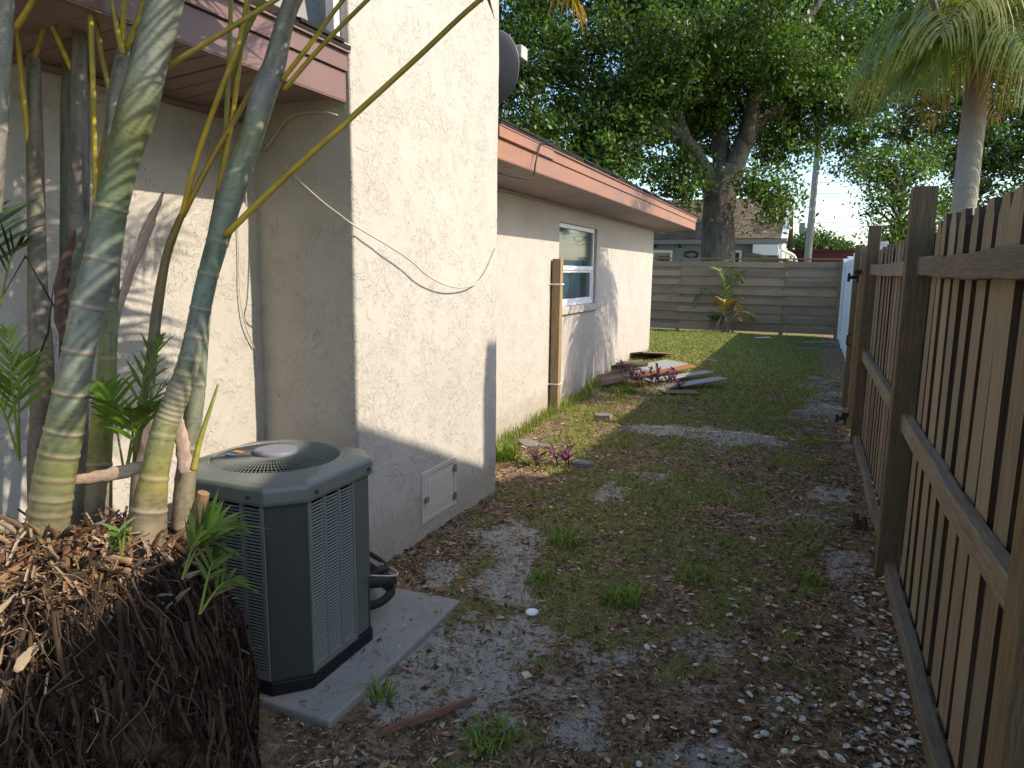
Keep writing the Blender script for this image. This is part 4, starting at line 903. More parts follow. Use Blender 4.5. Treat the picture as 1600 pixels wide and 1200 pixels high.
# ================================================================== UTILITY POLE + WIRES
M['polem'] = plain('concrete_pole', (.42, .41, .40), .9, 0, .15, .1, 2)
pp = at(1262, 390, 36); up_ = empty('utility_pole', (pp[0], pp[1], 0), 0, 'grey concrete utility pole with wires rising behind the board fence', 'utility pole')
b = MB(); b.tube([(pp[0], pp[1], -.2), (pp[0]+.06, pp[1], 4), (pp[0]+.12, pp[1], 9.5)], [.20, .17, .13], 12); b.build('pole', M['polem'], up_, smooth=True)
b = MB(); q = at(1253, 356, 36); b.tube([(q[0], q[1], q[2]-.25), (q[0], q[1], q[2]+.25)], .14, 10); b.build('transformer', M['polem'], up_)
b = MB(); q = at(1270, 342, 36); b.box((q[0]-.12, q[1]-.1, q[2]-.18), (q[0]+.12, q[1]+.1, q[2]+.1)); b.build('bracket', M['black'], up_)
for yl, yr in ((262, 246), (290, 270), (302, 291), (345, 338), (352, 345), (364, 358)):
    A_, B_ = at(760, yl, 37), at(1640, yr, 36); mid = (A_+B_)/2-np.array([0, 0, .25]); b = MB(); b.tube(spline([A_, mid, B_], 14), .014, 4, cap=False); b.build('wire', M['black'], up_)
# ================================================================== TREES
def leafcloud(name, lobes, parent, nper, size, cols, seed, sub=.5, dens=70, low=.75):
    g = np.random.default_rng(seed); Cs = []; Sz = []
    for px, py, rp, d in lobes:
        c = at(px, py, d); r_ = rp/FPX*d; m = max(6, int(nper*(r_/2.0)**2))
        v = g.normal(size=(m, 3)); v /= np.linalg.norm(v, axis=1)[:, None]; rad = r_*(g.random(m)**.45)
        Cs.append(c+v*rad[:, None]*np.array([1, 1.1, .9]))
    Cs = np.concatenate(Cs); m = len(Cs); cr = sub*(.55+.8*g.random(m)); ctint = .5+1.0*g.random(m)
    n = m*dens; ci = np.repeat(np.arange(m), dens)
    off = g.normal(size=(n, 3))*cr[ci][:, None]*np.array([.55, .55, .36]); P = Cs[ci]+off
    ax = g.normal(size=(n, 3)); ax[:, 2] -= .35; ax /= np.linalg.norm(ax, axis=1)[:, None]
    nr = g.normal(size=(n, 3)); nr[:, 2] += .9; sd = np.cross(ax, nr); sd /= np.linalg.norm(sd, axis=1)[:, None]+1e-9
    L = size*(.6+.8*g.random(n))[:, None]; W = L*.24
    V = np.stack([P-ax*L*.5, P-sd*W+ax*L*.02, P+ax*L*.5, P+sd*W], 1).reshape(-1, 3)
    Fq = np.arange(n*4).reshape(n, 4); base = np.array(cols)[g.integers(0, len(cols), n)]*(ctint[ci]*(.75+.5*g.random(n)))[:, None]
    return link(name, npmesh(name, V, Fq, np.repeat(base, 4, 0)), M['oakleaf'], parent), Cs
OAKC = [(.045, .09, .017), (.058, .11, .02), (.034, .068, .015), (.08, .14, .025)]
D = 24.0
oak = empty('oak_tree', (float(at(1123, 400, D)[0]), float(at(1123, 400, D)[1]), 0), 0, 'large spreading oak with thick forked trunk behind the board fence', 'tree')
lob = [(840, 80, 105, 22), (815, 205, 70, 21), (905, 225, 78, 22), (960, 130, 115, 23), (1045, 262, 52, 23), (1060, 150, 105, 24.5), (1090, 40, 125, 25), (1180, 90, 115, 25.5), (1205, 215, 55, 25), (1200, 310, 42, 23), (1180, 285, 34, 22.5), (1262, 170, 80, 25), (1300, 70, 100, 25),
       (900, -60, 140, 23), (1050, -100, 150, 24), (1220, -80, 150, 25), (1072, 292, 34, 22.5), (955, 245, 50, 21.5), (985, 190, 80, 22), (860, 270, 40, 21), (790, 120, 60, 22), (700, 60, 120, 23), (720, 190, 70, 22), (1120, 180, 80, 26), (1340, 150, 60, 25), (1185, 55, 85, 21.5), (1240, 110, 60, 21.8), (1060, 60, 80, 21), (1290, 130, 45, 22.5)]
crown, CS = leafcloud('crown', lob, oak, 80, .16, OAKC, 3, .6, 100)
def limb(b, P, r0_, r1_, n=18, sides=10):
    S_ = spline(P, n); b.tube(S_, [r0_+(r1_-r0_)*(k/(n-1))**.8 for k in range(n)], sides)
b = MB(); fk = at(1128, 285, D); ft = at(1122, 400, D); ft0 = np.array([ft[0], ft[1], -.3])
S_ = spline([ft0, ft, at(1122, 340, D), fk, at(1132, 262, D)], 30); rd = np.interp(np.linspace(0, 1, 30), [0, .2, .55, .8, 1], [.75, .56, .52, .56, .50]); b.tube(S_, list(rd), 20)
limb(b, [at(1118, 300, D), at(1092, 255, D-.3), at(1062, 210, D-.7), at(1030, 190, D-1.2), at(985, 178, D-1.8), at(930, 150, D-2)], .40, .07)
limb(b, [at(1136, 300, D), at(1152, 245, D), at(1180, 195, D+.3), at(1225, 165, D+.6), at(1290, 140, D+.8), at(1350, 110, D+1)], .46, .08)
limb(b, [at(1130, 280, D), at(1124, 210, D+.6), at(1112, 120, D+1), at(1095, 30, D+1.2), at(1080, -80, D+1.2)], .36, .1)
limb(b, [at(1165, 225, D), at(1180, 150, D-.5), at(1215, 80, D-.8), at(1262, 30, D-1), at(1300, -30, D-1)], .28, .08)
limb(b, [at(1075, 228, D-.5), at(1040, 140, D-1), at(990, 60, D-1.5), at(940, -20, D-2)], .22, .07)
limb(b, [at(1040, 195, D-1), at(1000, 220, D-2), at(950, 235, D-2.5), at(890, 240, D-2.8)], .13, .03)
rs = random.Random(8)
nodes = [at(x, y, D) for x, y in ((1062, 210), (985, 178), (930, 150), (1180, 195), (1290, 140), (1112, 120), (1095, 30), (1215, 80), (1262, 30), (990, 60), (950, 235), (1230, 205))]
for q in rs.sample(range(len(CS)), 150):
    c = CS[q]; a = min(nodes, key=lambda z: np.linalg.norm(z-c)); 
    if np.linalg.norm(a-c) < 5: limb(b, [a, (a+c)/2+np.array([rs.uniform(-.4, .4), rs.uniform(-.4, .4), rs.uniform(-.1, .5)]), c], .05, .012, 7, 5)
b.build('trunk', M['bark'], oak, smooth=True)
def simpletree(name, label, lobes, px, d, cols, seed, size, nper, r_=.25, group=None, sub=.6, dens=60):
    f_ = at(px, 400, d); T = empty(name, (f_[0], f_[1], 0), 0, label, 'tree', group)
    cr, cs = leafcloud('crown', lobes, T, nper, size, cols, seed, sub, dens); b = MB(); top = at(px, lobes[0][1], d)
    limb(b, [(f_[0], f_[1], -.3), (f_[0]+.1, f_[1], top[2]*.5), top], r_, r_*.3); q = random.Random(seed)
    for k in q.sample(range(len(cs)), min(50, len(cs))): 
        a = np.array([f_[0], f_[1], max(1.5, min(top[2], cs[k][2]-.8))]); limb(b, [a, (a+cs[k])/2+np.array([0, 0, .3]), cs[k]], r_*.3, .015, 7, 5)
    b.build('trunk', M['bark'], T, smooth=True); return T
simpletree('broadleaf_tree', 'tall dark leafy tree behind the palm at the far right', [(1480, 200, 90, 31), (1400, 110, 110, 31), (1330, 225, 60, 30), (1560, 235, 75, 31), (1590, 320, 45, 30), (1590, 120, 85, 31), (1440, 30, 100, 31), (1540, 20, 110, 32), (1350, 30, 80, 31), (1500, 300, 40, 31), (1650, 220, 90, 31)], 1500, 31, [(.035, .075, .018), (.05, .10, .02)], 21, .19, 80)
simpletree('bright_tree', 'bright green bushy tree showing above the picket fence by the tall post', [(1400, 290, 55, 26), (1365, 325, 24, 26), (1420, 350, 52, 26), (1370, 250, 40, 26), (1440, 260, 40, 26), (1470, 320, 40, 26), (1395, 380, 40, 26)], 1400, 26, [(.07, .13, .022), (.055, .11, .02), (.09, .15, .03)], 22, .15, 80)
simpletree('distant_tree', 'low rounded distant tree beside the utility pole', [(1275, 380, 22, 70), (1250, 384, 17, 70), (1300, 388, 18, 70), (1320, 392, 14, 70)], 1275, 70, [(.05, .095, .025), (.07, .12, .03)], 23, .4, 60, .3, sub=.9)
# ================================================================== TALL PALM behind the fence
tp = at(1505, 335, 7.3); pal = empty('tall_palm', (tp[0]-.02, tp[1], 0), 0, 'tall grey trunked palm with drooping green fronds behind the picket fence', 'palm tree')
b = MB(); P = spline([(tp[0]-.02, tp[1], -.2), (tp[0]-.01, tp[1], 1), tp, at(1516, 230, 7.3), at(1527, 140, 7.3), at(1534, 60, 7.3)], 60)
b.tube(P, [.115*(1+.02*math.sin(k*2.2))*(1-.0*k) for k in range(60)], 16); b.build('trunk', M['palmbark'], pal, smooth=True)
pcn = at(1536, 48, 7.3)
for k, (az, el, L, dr) in enumerate(((3.3, .75, 1.5, 1.15), (2.8, .45, 1.35, 1.0), (3.7, .5, 1.45, 1.1), (4.3, .55, 1.5, 1.1), (4.9, .35, 1.2, 1.0), (5.5, .6, 1.5, 1.2), (6.0, .3, 1.3, 1.0), (.2, .6, 1.5, 1.2), (.9, .5, 1.5, 1.1), (1.6, .7, 1.5, 1.1), (2.2, .6, 1.5, 1.1), (3.1, 1.2, 1.5, .7), (4.6, 1.25, 1.5, .7), (.5, 1.2, 1.5, .7), (3.5, .1, .9, .7), (5.2, .0, .9, .7), (4.1, .15, 1.0, .8))):
    c_ = (.13, .19, .04) if k % 3 else (.20, .21, .05)
    frond(pal, arch(pcn, az, el, L, dr), 48, .85, .020, c_, 3.4, .08, (.24, .22, .06) if k % 2 else (.17, .19, .04), .014, (.26, .22, .08), spread=.7)
for k in range(3):
    frond(pal, arch(pcn-np.array([0, 0, .1]), 3.2+k*.8, -.5, .8, .5), 24, .5, .016, (.34, .19, .06), 2.2, .1, (.3, .15, .05), .012, (.3, .2, .08), 'dead_frond', spread=.5)
b = MB(); b.tube(spline([pcn, at(1490, 55, 7.0), at(1466, 25, 6.8), at(1455, -10, 6.7)], 14), .028, 8, (.12, .1, .07)); b.build('leaf_stalk', M['petiole'], pal, smooth=True)
# ================================================================== SMALL PALM by the back fence
c0 = onz(1130, 520, .05); sp = empty('small_palm', (c0[0], c0[1], .03), 0, 'small young palm with one yellowing frond in front of the board fence', 'palm')
Yp = c0[1]
def yp(px, py, dy=0): return ony(px, py, Yp+dy)
for pts, c_, tc in (([(1128, 510), (1133, 470), (1128, 430), (1115, 418)], (.16, .22, .05), None), ([(1130, 510), (1136, 460), (1142, 425), (1138, 415)], (.14, .22, .05), None), ([(1128, 505), (1120, 465), (1100, 452), (1085, 480)], (.09, .16, .03), None), ([(1130, 510), (1138, 480), (1148, 470), (1158, 500)], (.5, .30, .03), (.34, .28, .05)), ([(1130, 512), (1132, 475), (1128, 468), (1150, 476)], (.48, .30, .04), (.45, .2, .04)), ([(1132, 512), (1150, 492), (1166, 488), (1180, 502)], (.16, .22, .04), None), ([(1130, 510), (1145, 450), (1155, 428), (1160, 440)], (.11, .16, .04), None), ([(1126, 514), (1118, 500), (1120, 490), (1112, 512)], (.05, .1, .03), None)):
    frond(sp, [yp(x, y, random.uniform(-.25, .25)) for x, y in pts], 20, .30, .03, c_, .7, .25, tc, .012, (.3, .26, .06))
b = MB(); b.tube([(c0[0], c0[1], -.05), (c0[0], c0[1], .3), (c0[0], c0[1], .7)], [.06, .05, .03], 8, (.25, .2, .14))
for k in range(30): a = random.uniform(0, 6.3); b.tube([(c0[0]+.05*math.cos(a), c0[1]+.05*math.sin(a), .5), (c0[0]+.2*math.cos(a), c0[1]+.2*math.sin(a), .3), (c0[0]+.26*math.cos(a), c0[1]+.26*math.sin(a), .04)], .008, 4, (.25, .18, .13))
b.build('stem', M['husk'], sp)
# ================================================================== CABLES, DISH
def wire(name, pts, r_, mat, label, n=60):
    b = MB(); b.tube(spline(pts, n), r_, 6); o = b.build(name, mat, None, smooth=True); tag(o, label, 'cable'); return o
yf = Y1-.012
wire('cable', [(XF-.05, yf, 2.19), (-2.10, yf-.01, 2.21), (-2.25, yf-.015, 2.20), (-2.36, yf-.01, 2.11), (-2.41, yf-.02, 2.06), ony(415, 225, yf), ony(450, 265, yf-.01), ony(500, 312, yf-.01), ony(530, 335, yf-.02), onx(553, 352, XC+.025), onx(600, 380, XC+.05), onx(640, 406, XC+.06), onx(670, 432, XC+.06), onx(705, 448, XC+.055), onx(735, 447, XC+.04), onx(755, 432, XC+.03), onx(768, 408, XC+.025), onx(777, 384, XC+.02)], .0042, M['cable_w'], 'thin off white cable sagging across the sunlit chimney face', 90)
wire('cable', [(XF+.03, 5.4, 2.47), (XF+.035, 5.1, 2.44), (XF+.04, 4.98, 2.3), (XF+.02, 4.95, 2.18), (XF-.05, 4.75, 2.17), (XF-.15, 4.45, 2.19)], .006, M['black'], 'black cable looped over the copper fascia past the chimney')
wire('cable', [(XW+.01, 2.62, 1.75), (XW+.012, 2.62, 1.6), (XW+.015, 2.61, 1.4), (XW+.02, 2.63, 1.25), (XW+.012, 2.69, 1.13)], .003, M['cable_w'], 'short thin cable hanging on the wall beside the chimney corner')
dish = empty('satellite_dish', (-2.35, 5.1, 2.62), 0, 'grey satellite dish peeking out from behind the chimney', 'satellite dish')
ctr = Vector(onx(772, 106, -2.25)); axd = Vector((.35, .93, .12)).normalized(); M['dish'] = plain('dish_grey', (.17, .155, .15), .5, 0, .4, .1)
Q = axd.to_track_quat('Z', 'Y'); b = MB(); n = 32; vs = []; rg = [(0, -.06), (.12, -.052), (.20, -.03), (.245, -.004), (.25, 0), (.245, .004), (.20, -.022), (0, -.05)]
for r_, z in rg: vs += [ctr+Q @ Vector((r_*math.cos(2*math.pi*k/n), r_*math.sin(2*math.pi*k/n), z)) for k in range(n)]
b.add(vs, [(i*n+k, i*n+(k+1) % n, (i+1)*n+(k+1) % n, (i+1)*n+k) for i in range(len(rg)-1) for k in range(n)]); b.build('reflector', M['dish'], dish, smooth=True)
b = MB(); lnb = ctr+Q @ Vector((.22, .0, .38)); foot = ctr+Q @ Vector((0, -.26, 0)); b.tube([foot, lnb], .012, 6); b.build('feed_arm', M['dish'], dish)
lp = Vector(onx(810, 84, -2.1)); b = MB(); b.box(lp-Vector((.05, .06, .045)), lp+Vector((.05, .06, .045))); b.tube([lp, lnb], .02, 6); b.build('receiver', M['polem'], dish, bevel=.008)
b = MB(); b.tube([ctr-axd*.06, ctr-axd*.12-Vector((0, 0, .1)), Vector((ctr.x, ctr.y-.1, 2.55))], .022, 8); b.build('mast', M['dish'], dish)

# ================================================================== SCRAP PILE, STONES, DEBRIS
def slab(name, px, py, L, W_, th, rz, tilt, mat, label, cat, z=.0, group=None):
    p = onz(px, py, .1); b = MB(); b.box((-L/2, -W_/2, 0), (L/2, W_/2, th)); p[2] = G(p[0], p[1])+z
    o = b.build(name, mat, None, bevel=min(.006, th*.3), loc=tuple(p), rot=(tilt[0], tilt[1], rz)); tag(o, label, cat, group); return o
slab('scrap_board', 1015, 580, 1.25, .42, .016, R(62), (R(2), R(-3)), M['slate'], 'wide grey siding panel at the back of the scrap pile by the house', 'board', .05)
slab('scrap_board', 1035, 586, 1.25, .14, .018, R(58), (R(5), R(-3)), M['orangeboard'], 'narrow orange brown board lying between grey panels in the scrap pile', 'board', .08)
slab('scrap_board', 1062, 590, 1.2, .16, .018, R(56), (R(3), R(-2)), M['slate'], 'grey board right of the orange board in the scrap pile', 'board', .07)
slab('scrap_board', 1077, 598, 1.2, .2, .02, R(52), (R(0), R(-3)), M['slate'], 'outermost grey board on the lawn side of the scrap pile', 'board', .06)
slab('scrap_board', 1062, 607, .5, .16, .02, R(40), (R(6), R(4)), M['batten'], 'short tan board end sticking out from the scrap pile', 'board', .02)
slab('scrap_sheet', 1010, 566, 1.1, .42, .02, R(75), (R(-10), R(6)), M['brownpiece'], 'brown roofing sheet lying furthest back on the scrap pile', 'sheet', .08)
slab('scrap_sheet', 950, 600, .55, .36, .02, R(20), (R(14), R(-16)), M['brownpiece'], 'small brown roofing sheet leaning at the wall end of the scrap pile', 'sheet', .07)
p = onz(980, 578, .15); b = MB(); vs = []
for k in range(9):
    a = math.pi*(k/8); vs += [(-.28, .11*math.cos(a), -.09*math.sin(a)+.12), (.28, .11*math.cos(a), -.09*math.sin(a)+.12)]
b.add(vs, [(2*k, 2*k+1, 2*k+3, 2*k+2) for k in range(8)]); o = b.build('ridge_tile', plain('dark_olive_tile', (.11, .095, .06), .9, 0, .15, .3, 20, .4), None, smooth=True, loc=(p[0], p[1], G(p[0], p[1])+.03), rot=(0, R(-6), R(35)))
o.modifiers.new('thick', 'SOLIDIFY').thickness = .018; tag(o, 'curved dark tile lying hollow side up on the scrap pile', 'tile')
def stone(px, py, s, label, flat=.3, z=0):
    p = onz(px, py); n = 9; b = MB(); pol = [(s*random.uniform(.7, 1.1)*math.cos(2*math.pi*k/n), s*.75*random.uniform(.7, 1.1)*math.sin(2*math.pi*k/n)) for k in range(n)]
    b.prism(pol, -.02, s*flat); o = b.build('flat_stone', M['stone'], None, bevel=.008, loc=(p[0], p[1], G(p[0], p[1])+z), rot=(random.uniform(-.1, .1), random.uniform(-.1, .1), random.uniform(0, 6))); tag(o, label, 'stone'); return o
stone(910, 729, .10, 'grey stone just right of the purple plants near the chimney', .4)
stone(826, 695, .11, 'pale stone in the weeds between chimney and purple plant')
stone(850, 697, .07, 'small pale stone left of the purple plant stems')
stone(942, 657, .12, 'flat stone on the sunlit edge short of the scrap pile')
stone(1090, 601, .12, 'pale rubble at the tip of the scrap boards', .35)
stone(1112, 571, .13, 'pale flat stone on the lawn beyond the scrap pile')
stone(1326, 700, .08, 'pale stone close beside the gate post foot')
stone(1322, 882, .05, 'flat pale stone beside the foot of the nearest tall fence post', .25)
for k, (x, y, s) in enumerate(((1285, 600, .12), (1272, 593, .14), (1293, 618, .1), (1268, 628, .11), (1300, 632, .07), (1276, 646, .08), (1280, 663, .06), (1302, 652, .07), (1264, 669, .06), (1290, 676, .06))):
    tag(stone(x, y, s, 'x', .2), ('second', 'furthest', 'third', 'fourth', 'fifth', 'sixth', 'eighth', 'seventh', 'ninth', 'nearest')[k]+' pale broken stone along the fence, counted from the far end', 'stone', 'pale broken stones along the fence')
slab('white_board', 1282, 536, .7, .10, .03, R(-8), (R(8), R(-4)), M['stone'], 'pale board lying on the ground at the right end of the board fence', 'board', .08)
slab('white_board', 1262, 541, .45, .09, .02, R(8), (0, 0), M['stone'], 'short pale board under the longer one at the board fence', 'board', .02)
slab('white_board', 1192, 526, .35, .07, .02, R(-15), (0, R(-6)), M['vinyl'], 'small white scrap lying right of the small palm', 'scrap', .03)
# red brown palm sheath in the foreground
hs = husk([tuple(np.array(onz(x, y))+np.array([0, 0, z])) for x, y, z in ((588, 1158, .015), (620, 1148, .03), (665, 1135, .035), (705, 1118, .03), (745, 1102, .03))], [.003, .012, .016, .010, .008], 1.3, (.15, .06, .04), (.23, .15, .11), 'palm_sheath', None)
tag(hs, 'red brown dried palm sheath lying on the sand in front of the slab', 'palm sheath')
def stub(px, py, hgt, r_):
    p = onz(px, py); b = MB(); b.tube([(0, 0, -.05), (.01, 0, hgt*.5), (.0, .01, hgt)], [r_, r_*.9, r_*.75], 8, (.07, .05, .035)); return b, p
p = onz(1335, 828); ts = empty('cut_shrub', (p[0], p[1], 0), 0, 'dark cut shrub stumps with a few leaves by the fence foot', 'stump')
for dx, h_ in ((0, .10), (.045, .085), (.02, .06)):
    b = MB(); b.tube([(p[0]+dx, p[1], -.05), (p[0]+dx+.008, p[1], h_*.5), (p[0]+dx, p[1]+.01, h_)], [.02, .018, .015], 8, (.07, .05, .035)); b.build('stump', M['husk'], ts)
b = MB()
for k in range(26):
    a = random.uniform(0, 6.3); q = Vector((p[0]-.05+random.uniform(-.05, .04), p[1]+random.uniform(-.05, .05), random.uniform(.02, .12))); d = Vector((math.cos(a), math.sin(a), .4))*.03; s = Vector((-math.sin(a), math.cos(a), 0))*.009
    b.add([q, q+d*.5-s, q+d, q+d*.5+s], [(0, 1, 2, 3)], (.09, .16, .04))
b.build('leaves', M['leaf'], ts)
# ================================================================== PURPLE PLANTS
def purple(px, py, n, h_, label, sp_=.1):
    p = onz(px, py, .03); z = G(p[0], p[1]); e = empty('purple_plant', (p[0], p[1], z), 0, label, 'plant')
    for k in range(n):
        x, y = p[0]+random.uniform(-sp_, sp_), p[1]+random.uniform(-sp_, sp_); hh = h_*random.uniform(.6, 1.1); lean = Vector((random.uniform(-.4, .4), random.uniform(-.4, .4), 1)).normalized()
        b = MB(); b.tube([(x, y, z-.02), Vector((x, y, z))+lean*hh*.5, Vector((x, y, z))+lean*hh], .005, 5, (.09, .03, .06))
        for q in range(8):
            s = .3+.7*q/7; pos = Vector((x, y, z))+lean*hh*s; a = q*2.4+random.uniform(-.4, .4); d = Vector((math.cos(a), math.sin(a), .7)).normalized(); L = .14*random.uniform(.7, 1.2); sd = d.cross(Vector((0, 0, 1))).normalized()*.017
            c_ = random.choice([(.14, .035, .10), (.09, .025, .07), (.2, .06, .13), (.11, .045, .06)])
            b.add([pos, pos+d*L*.4-sd, pos+d*L*.4+Vector((0, 0, -.006)), pos+d*L*.4+sd, pos+d*L+Vector((0, 0, -.02))], [(0, 1, 2), (0, 2, 3), (1, 4, 2), (2, 4, 3)], c_)
        b.build('stalk', M['purple'], e)
purple(862, 722, 4, .14, 'taller purple leaved plant nearest the chimney', .10)
purple(884, 726, 2, .10, 'small purple leaved plant just left of the grey stone', .06)
purple(972, 606, 6, .24, 'purple plant clump at the wall end of the scrap pile', .13)
purple(1005, 610, 8, .24, 'wide purple plant clump in front of the grey scrap panel', .16)
purple(1040, 606, 6, .26, 'purple plant clump against the outer scrap boards', .12)
purple(1064, 612, 2, .16, 'lone small purple plant at the tip of the scrap pile', .04)
# ================================================================== GRASS CLUMPS (countable ones)
def blades(n, cx_, cy_, sp_, L, wd, cols, g, lean=.8):
    a = g.random(n)*6.283; r_ = sp_*np.sqrt(g.random(n)); x = cx_+r_*np.cos(a); y = cy_+r_*np.sin(a); z = gz(x, y)-.004
    return bladeverts(x, y, z, L*(.5+.8*g.random(n)), np.full(n, wd), cols, g, lean)
def bladeverts(x, y, z, L, W_, cols, g, lean=.7):
    n = len(x); a = g.random(n)*6.283; ln = lean*(.25+.9*g.random(n)); d = np.stack([np.cos(a)*ln, np.sin(a)*ln, np.ones(n)], 1); d /= np.linalg.norm(d, axis=1)[:, None]
    sd = np.stack([-np.sin(a+g.normal(size=n)*.6), np.cos(a), np.zeros(n)], 1); P0 = np.stack([x, y, z], 1); P1 = P0+d*(L*.55)[:, None]; d2 = d.copy(); d2[:, 2] -= .45*lean+.15; d2[:, :2] *= 1.3; P2 = P1+d2*(L*.5)[:, None]
    w0 = sd*(W_*.5)[:, None]; w1 = sd*(W_*.42)[:, None]; w2 = sd*(W_*.08)[:, None]
    V = np.stack([P0-w0, P0+w0, P1+w1, P1-w1, P2+w2, P2-w2], 1).reshape(-1, 3); b_ = np.arange(n)[:, None]*6
    Fq = np.concatenate([b_+np.array([0, 1, 2, 3]), b_+np.array([3, 2, 4, 5])], 0)
    C_ = np.array(cols)[g.integers(0, len(cols), n)]*(.7+.6*g.random(n))[:, None]
    return V, Fq, np.repeat(C_, 6, 0)
GC = [(.16, .245, .04), (.115, .19, .032), (.22, .27, .055), (.32, .28, .10)]
for px, py, n, s_, L, lab in ((880, 845, 110, .10, .13, 'broad leafy weed tuft in the middle of the yard ahead of the slab'), (970, 935, 130, .09, .10, 'green grass tuft left of centre beyond the white shell disc'), (845, 905, 90, .08, .09, 'green grass tuft on the edge of the sandy patch'),
                             (1085, 900, 110, .10, .08, 'green grass tuft near the middle of the bare yard'), (1260, 897, 90, .08, .09, 'green grass tuft toward the fence post'), (595, 1082, 45, .04, .09, 'small weed growing at the edge of the concrete slab'), (770, 1150, 130, .09, .07, 'low green weed patch beside the red brown sheath'), (790, 715, 260, .10, .22, 'tall green grass growing at the chimney far corner'), (868, 632, 120, .09, .17, 'grass growing at the foot of the timber post'), (975, 620, 150, .13, .14, 'bright grass tuft in front of the scrap pile'), (945, 590, 150, .14, .22, 'tall grass between house wall and scrap pile')):
    p = onz(px, py, .02); o_ = blades(n, p[0], p[1], s_, L, .007 if n < 200 else .006, GC[:3], rng, .9)
    o = link('grass_tuft', npmesh('grass_tuft', *o_), M['grass']); tag(o, lab, 'grass tuft', 'single grass tufts in the yard')
# ================================================================== GRASS + LITTER (uncountable)
def scatter(n, x0, x1, y0, y1, dens):
    x = x0+(x1-x0)*rng.random(n); y = y0+(y1-y0)*rng.random(n); k = rng.random(n) < dens(x, y); return x[k], y[k]
def offpad(x, y): return ~((x < -1.36) & (y > 1.75) & (y < 2.76)) & ~((x < XC+.01) & (y > Y1-.02) & (y < Y2+.01)) & (x > XW+.01) & ((x+1.82)**2+(y-1.22)**2 > .3) & (x < .47)
Vs, Fs, Cs_ = [], [], []; nb = 0
for n, y0, y1, L, wd, lo in ((60000, 1.3, 4.5, .035, .0032, 0), (60000, 4.5, 8.0, .045, .0045, .0), (90000, 8.0, 18.3, .05, .009, .0)):
    x, y = scatter(n, -2.5, .45, y0, y1, lambda a, c: grassmask(a, c)*.75+.03); k = offpad(x, y); x, y = x[k], y[k]; m = len(x)
    cols = GC+([(.26, .22, .12)] if y0 < 8 else [(.28, .25, .10), (.32, .27, .13), (.2, .2, .06)])
    V, Fq, C_ = bladeverts(x, y, gz(x, y)-.004, L*(.5+1.0*rng.random(m)), np.full(m, wd), cols, rng, .9); Vs.append(V); Fs.append(Fq+nb); Cs_.append(C_); nb += len(V)
x, y = scatter(2600, -2.49, -2.35, 4.4, 12, lambda a, c: .75*np.ones_like(a)); V, Fq, C_ = bladeverts(x, y, gz(x, y)-.005, .05+.13*rng.random(len(x)), np.full(len(x), .007), GC, rng, .5); Vs.append(V); Fs.append(Fq+nb); Cs_.append(C_); nb += len(V)
x, y = scatter(16000, -5, -2.5, 12.1, 18.3, lambda a, c: .8*np.ones_like(a)); V, Fq, C_ = bladeverts(x, y, gz(x, y)-.005, .03+.05*rng.random(len(x)), np.full(len(x), .010), GC, rng, .9); Vs.append(V); Fs.append(Fq+nb); Cs_.append(C_)
tag(link('grass', npmesh('grass', np.concatenate(Vs), np.concatenate(Fs), np.concatenate(Cs_)), M['grass']), 'thin patchy green and straw grass across the yard', 'grass', kind='stuff')
Vs, Fs, Cs_ = [], [], []; nb = 0
LC = [(.22, .135, .07), (.42, .29, .175), (.09, .052, .03), (.56, .44, .30), (.38, .19, .08), (.045, .028, .018), (.07, .045, .03)]
for n, y0, y1, L0, L1, wr in ((70000, 1.2, 4.5, .008, .05, .0016), (6500, 1.2, 6, .02, .055, .011), (42000, 4.5, 11, .012, .055, .003), (900, 5, 12, .03, .07, .018)):
    x, y = scatter(n, -2.5, .47, y0, y1, lambda a, c: (1-.45*sandmask(a, c))*(1-.35*grassmask(a, c))*(.45+.75*fbm(a*3, c*3, 77, 3))); k = offpad(x, y) | ((rng.random(len(x)) < .10) & (x > -1.56) & (x < -1.36) & (y > 1.7) & (y < 2.8)); x, y = x[k], y[k]; m = len(x)
    a = rng.random(m)*6.283; L = (L0+(L1-L0)*rng.random(m)**2)[:, None]; d = np.stack([np.cos(a), np.sin(a), rng.normal(size=m)*.18], 1); s_ = np.stack([-np.sin(a), np.cos(a), rng.normal(size=m)*.3], 1)*((wr*(.5+rng.random(m)))[:, None] if wr < .01 else L*.22)
    P = np.stack([x, y, np.where((x < -1.38) & (y > 1.76) & (y < 2.74), np.maximum(gz(x, y), .027), gz(x, y))+.003+.008*rng.random(m)], 1)
    V = np.stack([P-d*L*.5, P+s_-d*L*.05+np.array([0, 0, .003]), P+d*L*.5, P-s_-d*L*.05], 1).reshape(-1, 3); C_ = np.array(LC)[rng.integers(0, len(LC), m)]*(.6+.7*rng.random(m))[:, None]
    Vs.append(V); Fs.append(np.arange(m*4).reshape(m, 4)+nb); Cs_.append(np.repeat(C_, 4, 0)); nb += len(V)
tag(link('leaf_litter', npmesh('leaf_litter', np.concatenate(Vs), np.concatenate(Fs), np.concatenate(Cs_)), M['litter']), 'brown dry leaf and twig litter over the bare soil', 'litter', kind='stuff')
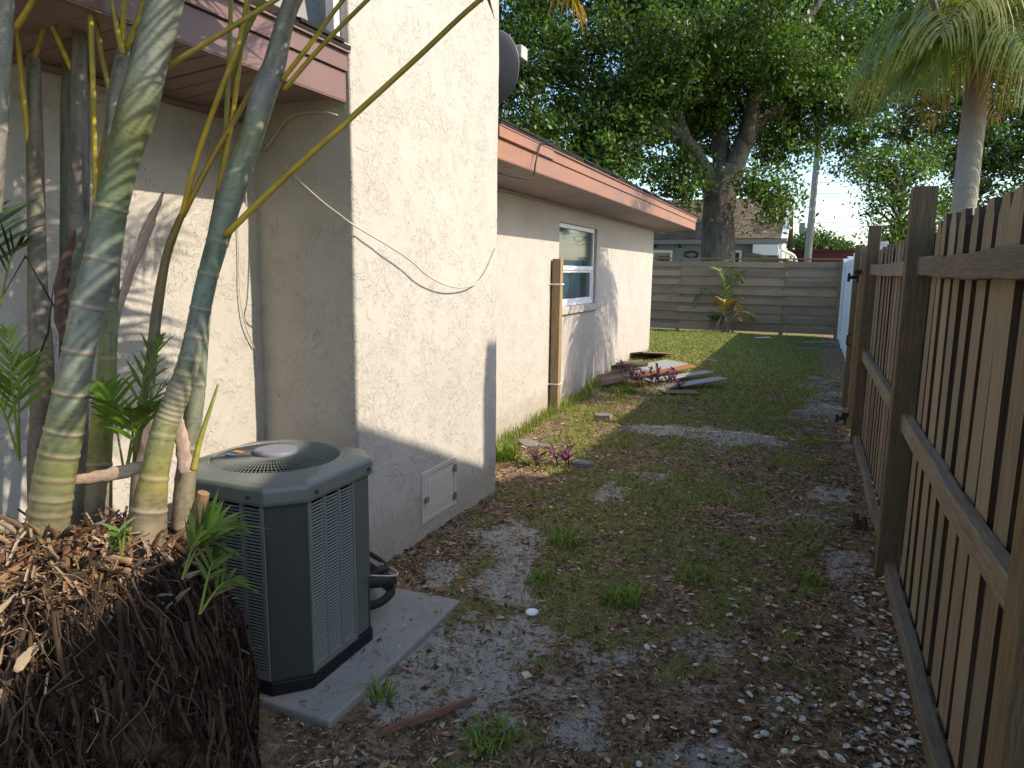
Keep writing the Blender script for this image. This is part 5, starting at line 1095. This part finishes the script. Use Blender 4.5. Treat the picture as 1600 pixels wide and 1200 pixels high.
# ================================================================== SEASHELLS
def shellmesh(kind):
    n, m = 14, 5; vs = []
    for i in range(m+1):
        th = .12+(i/m)*(1.15 if kind != 1 else .8)
        for k in range(n):
            a = 2*math.pi*k/n; r_ = math.sin(th)*(1+(.16 if kind == 0 else .3)*math.cos(a))*(1+.05*(k % 2)); vs.append((r_*math.cos(a)*(1.0 if kind != 2 else 1.35), r_*math.sin(a)*(.8 if kind != 2 else .65), (math.cos(th)-.3)*(.55 if kind != 1 else .35)+.04*math.sin(2*a)*(kind == 1)))
    b = MB(); b.add(vs, [(i*n+k, (i+1)*n+k, (i+1)*n+(k+1) % n, i*n+(k+1) % n) for i in range(m) for k in range(n)]+[tuple(range(n))]); me = b.mesh('seashell', True); me.materials.append(M['shell']); return me
SM = [shellmesh(k) for k in range(3)]; rs = random.Random(3)
def shell(x, y, s, lab, grp, flip=None):
    o = bpy.data.objects.new('seashell', SM[rs.randrange(3)]); col.objects.link(o); fl = rs.random() < .5 if flip is None else flip
    o.location = (x, y, G(x, y)+s*(.30 if fl else .1)+.005); o.scale = (s, s, s); o.rotation_euler = (math.pi*fl+rs.uniform(-.3, .3), rs.uniform(-.3, .3), rs.uniform(0, 6.3)); tag(o, lab, 'seashell', grp)
n = 0
while n < 175:
    px, py = rs.uniform(1270, 1440), rs.uniform(905, 1215); xl = 1385+(py-880)*.17
    if px > xl-4 or rs.random() > math.exp(-((xl-px-30)/(34+.10*(py-900)))**2): continue
    p = onz(px, py); shell(p[0], p[1], rs.choice((.6, .8, 1, 1.25))*rs.uniform(.009, .016), 'small bleached seashell in the drift of shells along the fence foot', 'seashells along the fence foot'); n += 1
n = 0
while n < 60:
    px, py = rs.uniform(960, 1300), rs.uniform(930, 1200)
    if rs.random() > (px-880)/420: continue
    p = onz(px, py); shell(p[0], p[1], rs.uniform(.009, .018), 'single small seashell scattered over the bare dirt in mid yard', 'seashells scattered over the dirt'); n += 1
p = onz(831, 960); b = MB(); b.tube([(0, 0, 0), (0, 0, .006), (0, 0, .012)], [.030, .031, .02], 18); b.tube([(.008, .004, .011), (.008, .004, .0135)], .004, 6, mi=1)
o = b.build('shell_disc', [M['white'], M['litter']], None, smooth=False, loc=(p[0], p[1], G(p[0], p[1])+.003), rot=(.05, -.05, 0), bevel=.003); tag(o, 'round white shell disc lying alone on the dirt right of the slab', 'shell')
p = onz(847, 944); b = MB(); b.add([(-.02, 0, .004), (0, -.012, .012), (.024, 0, .02), (0, .012, .012)], [(0, 1, 2, 3)], (.42, .22, .11)); o = b.build('dry_leaf', M['litter'], None, loc=(p[0], p[1], G(p[0], p[1]))); tag(o, 'orange brown dry leaf just behind the white shell disc', 'leaf')
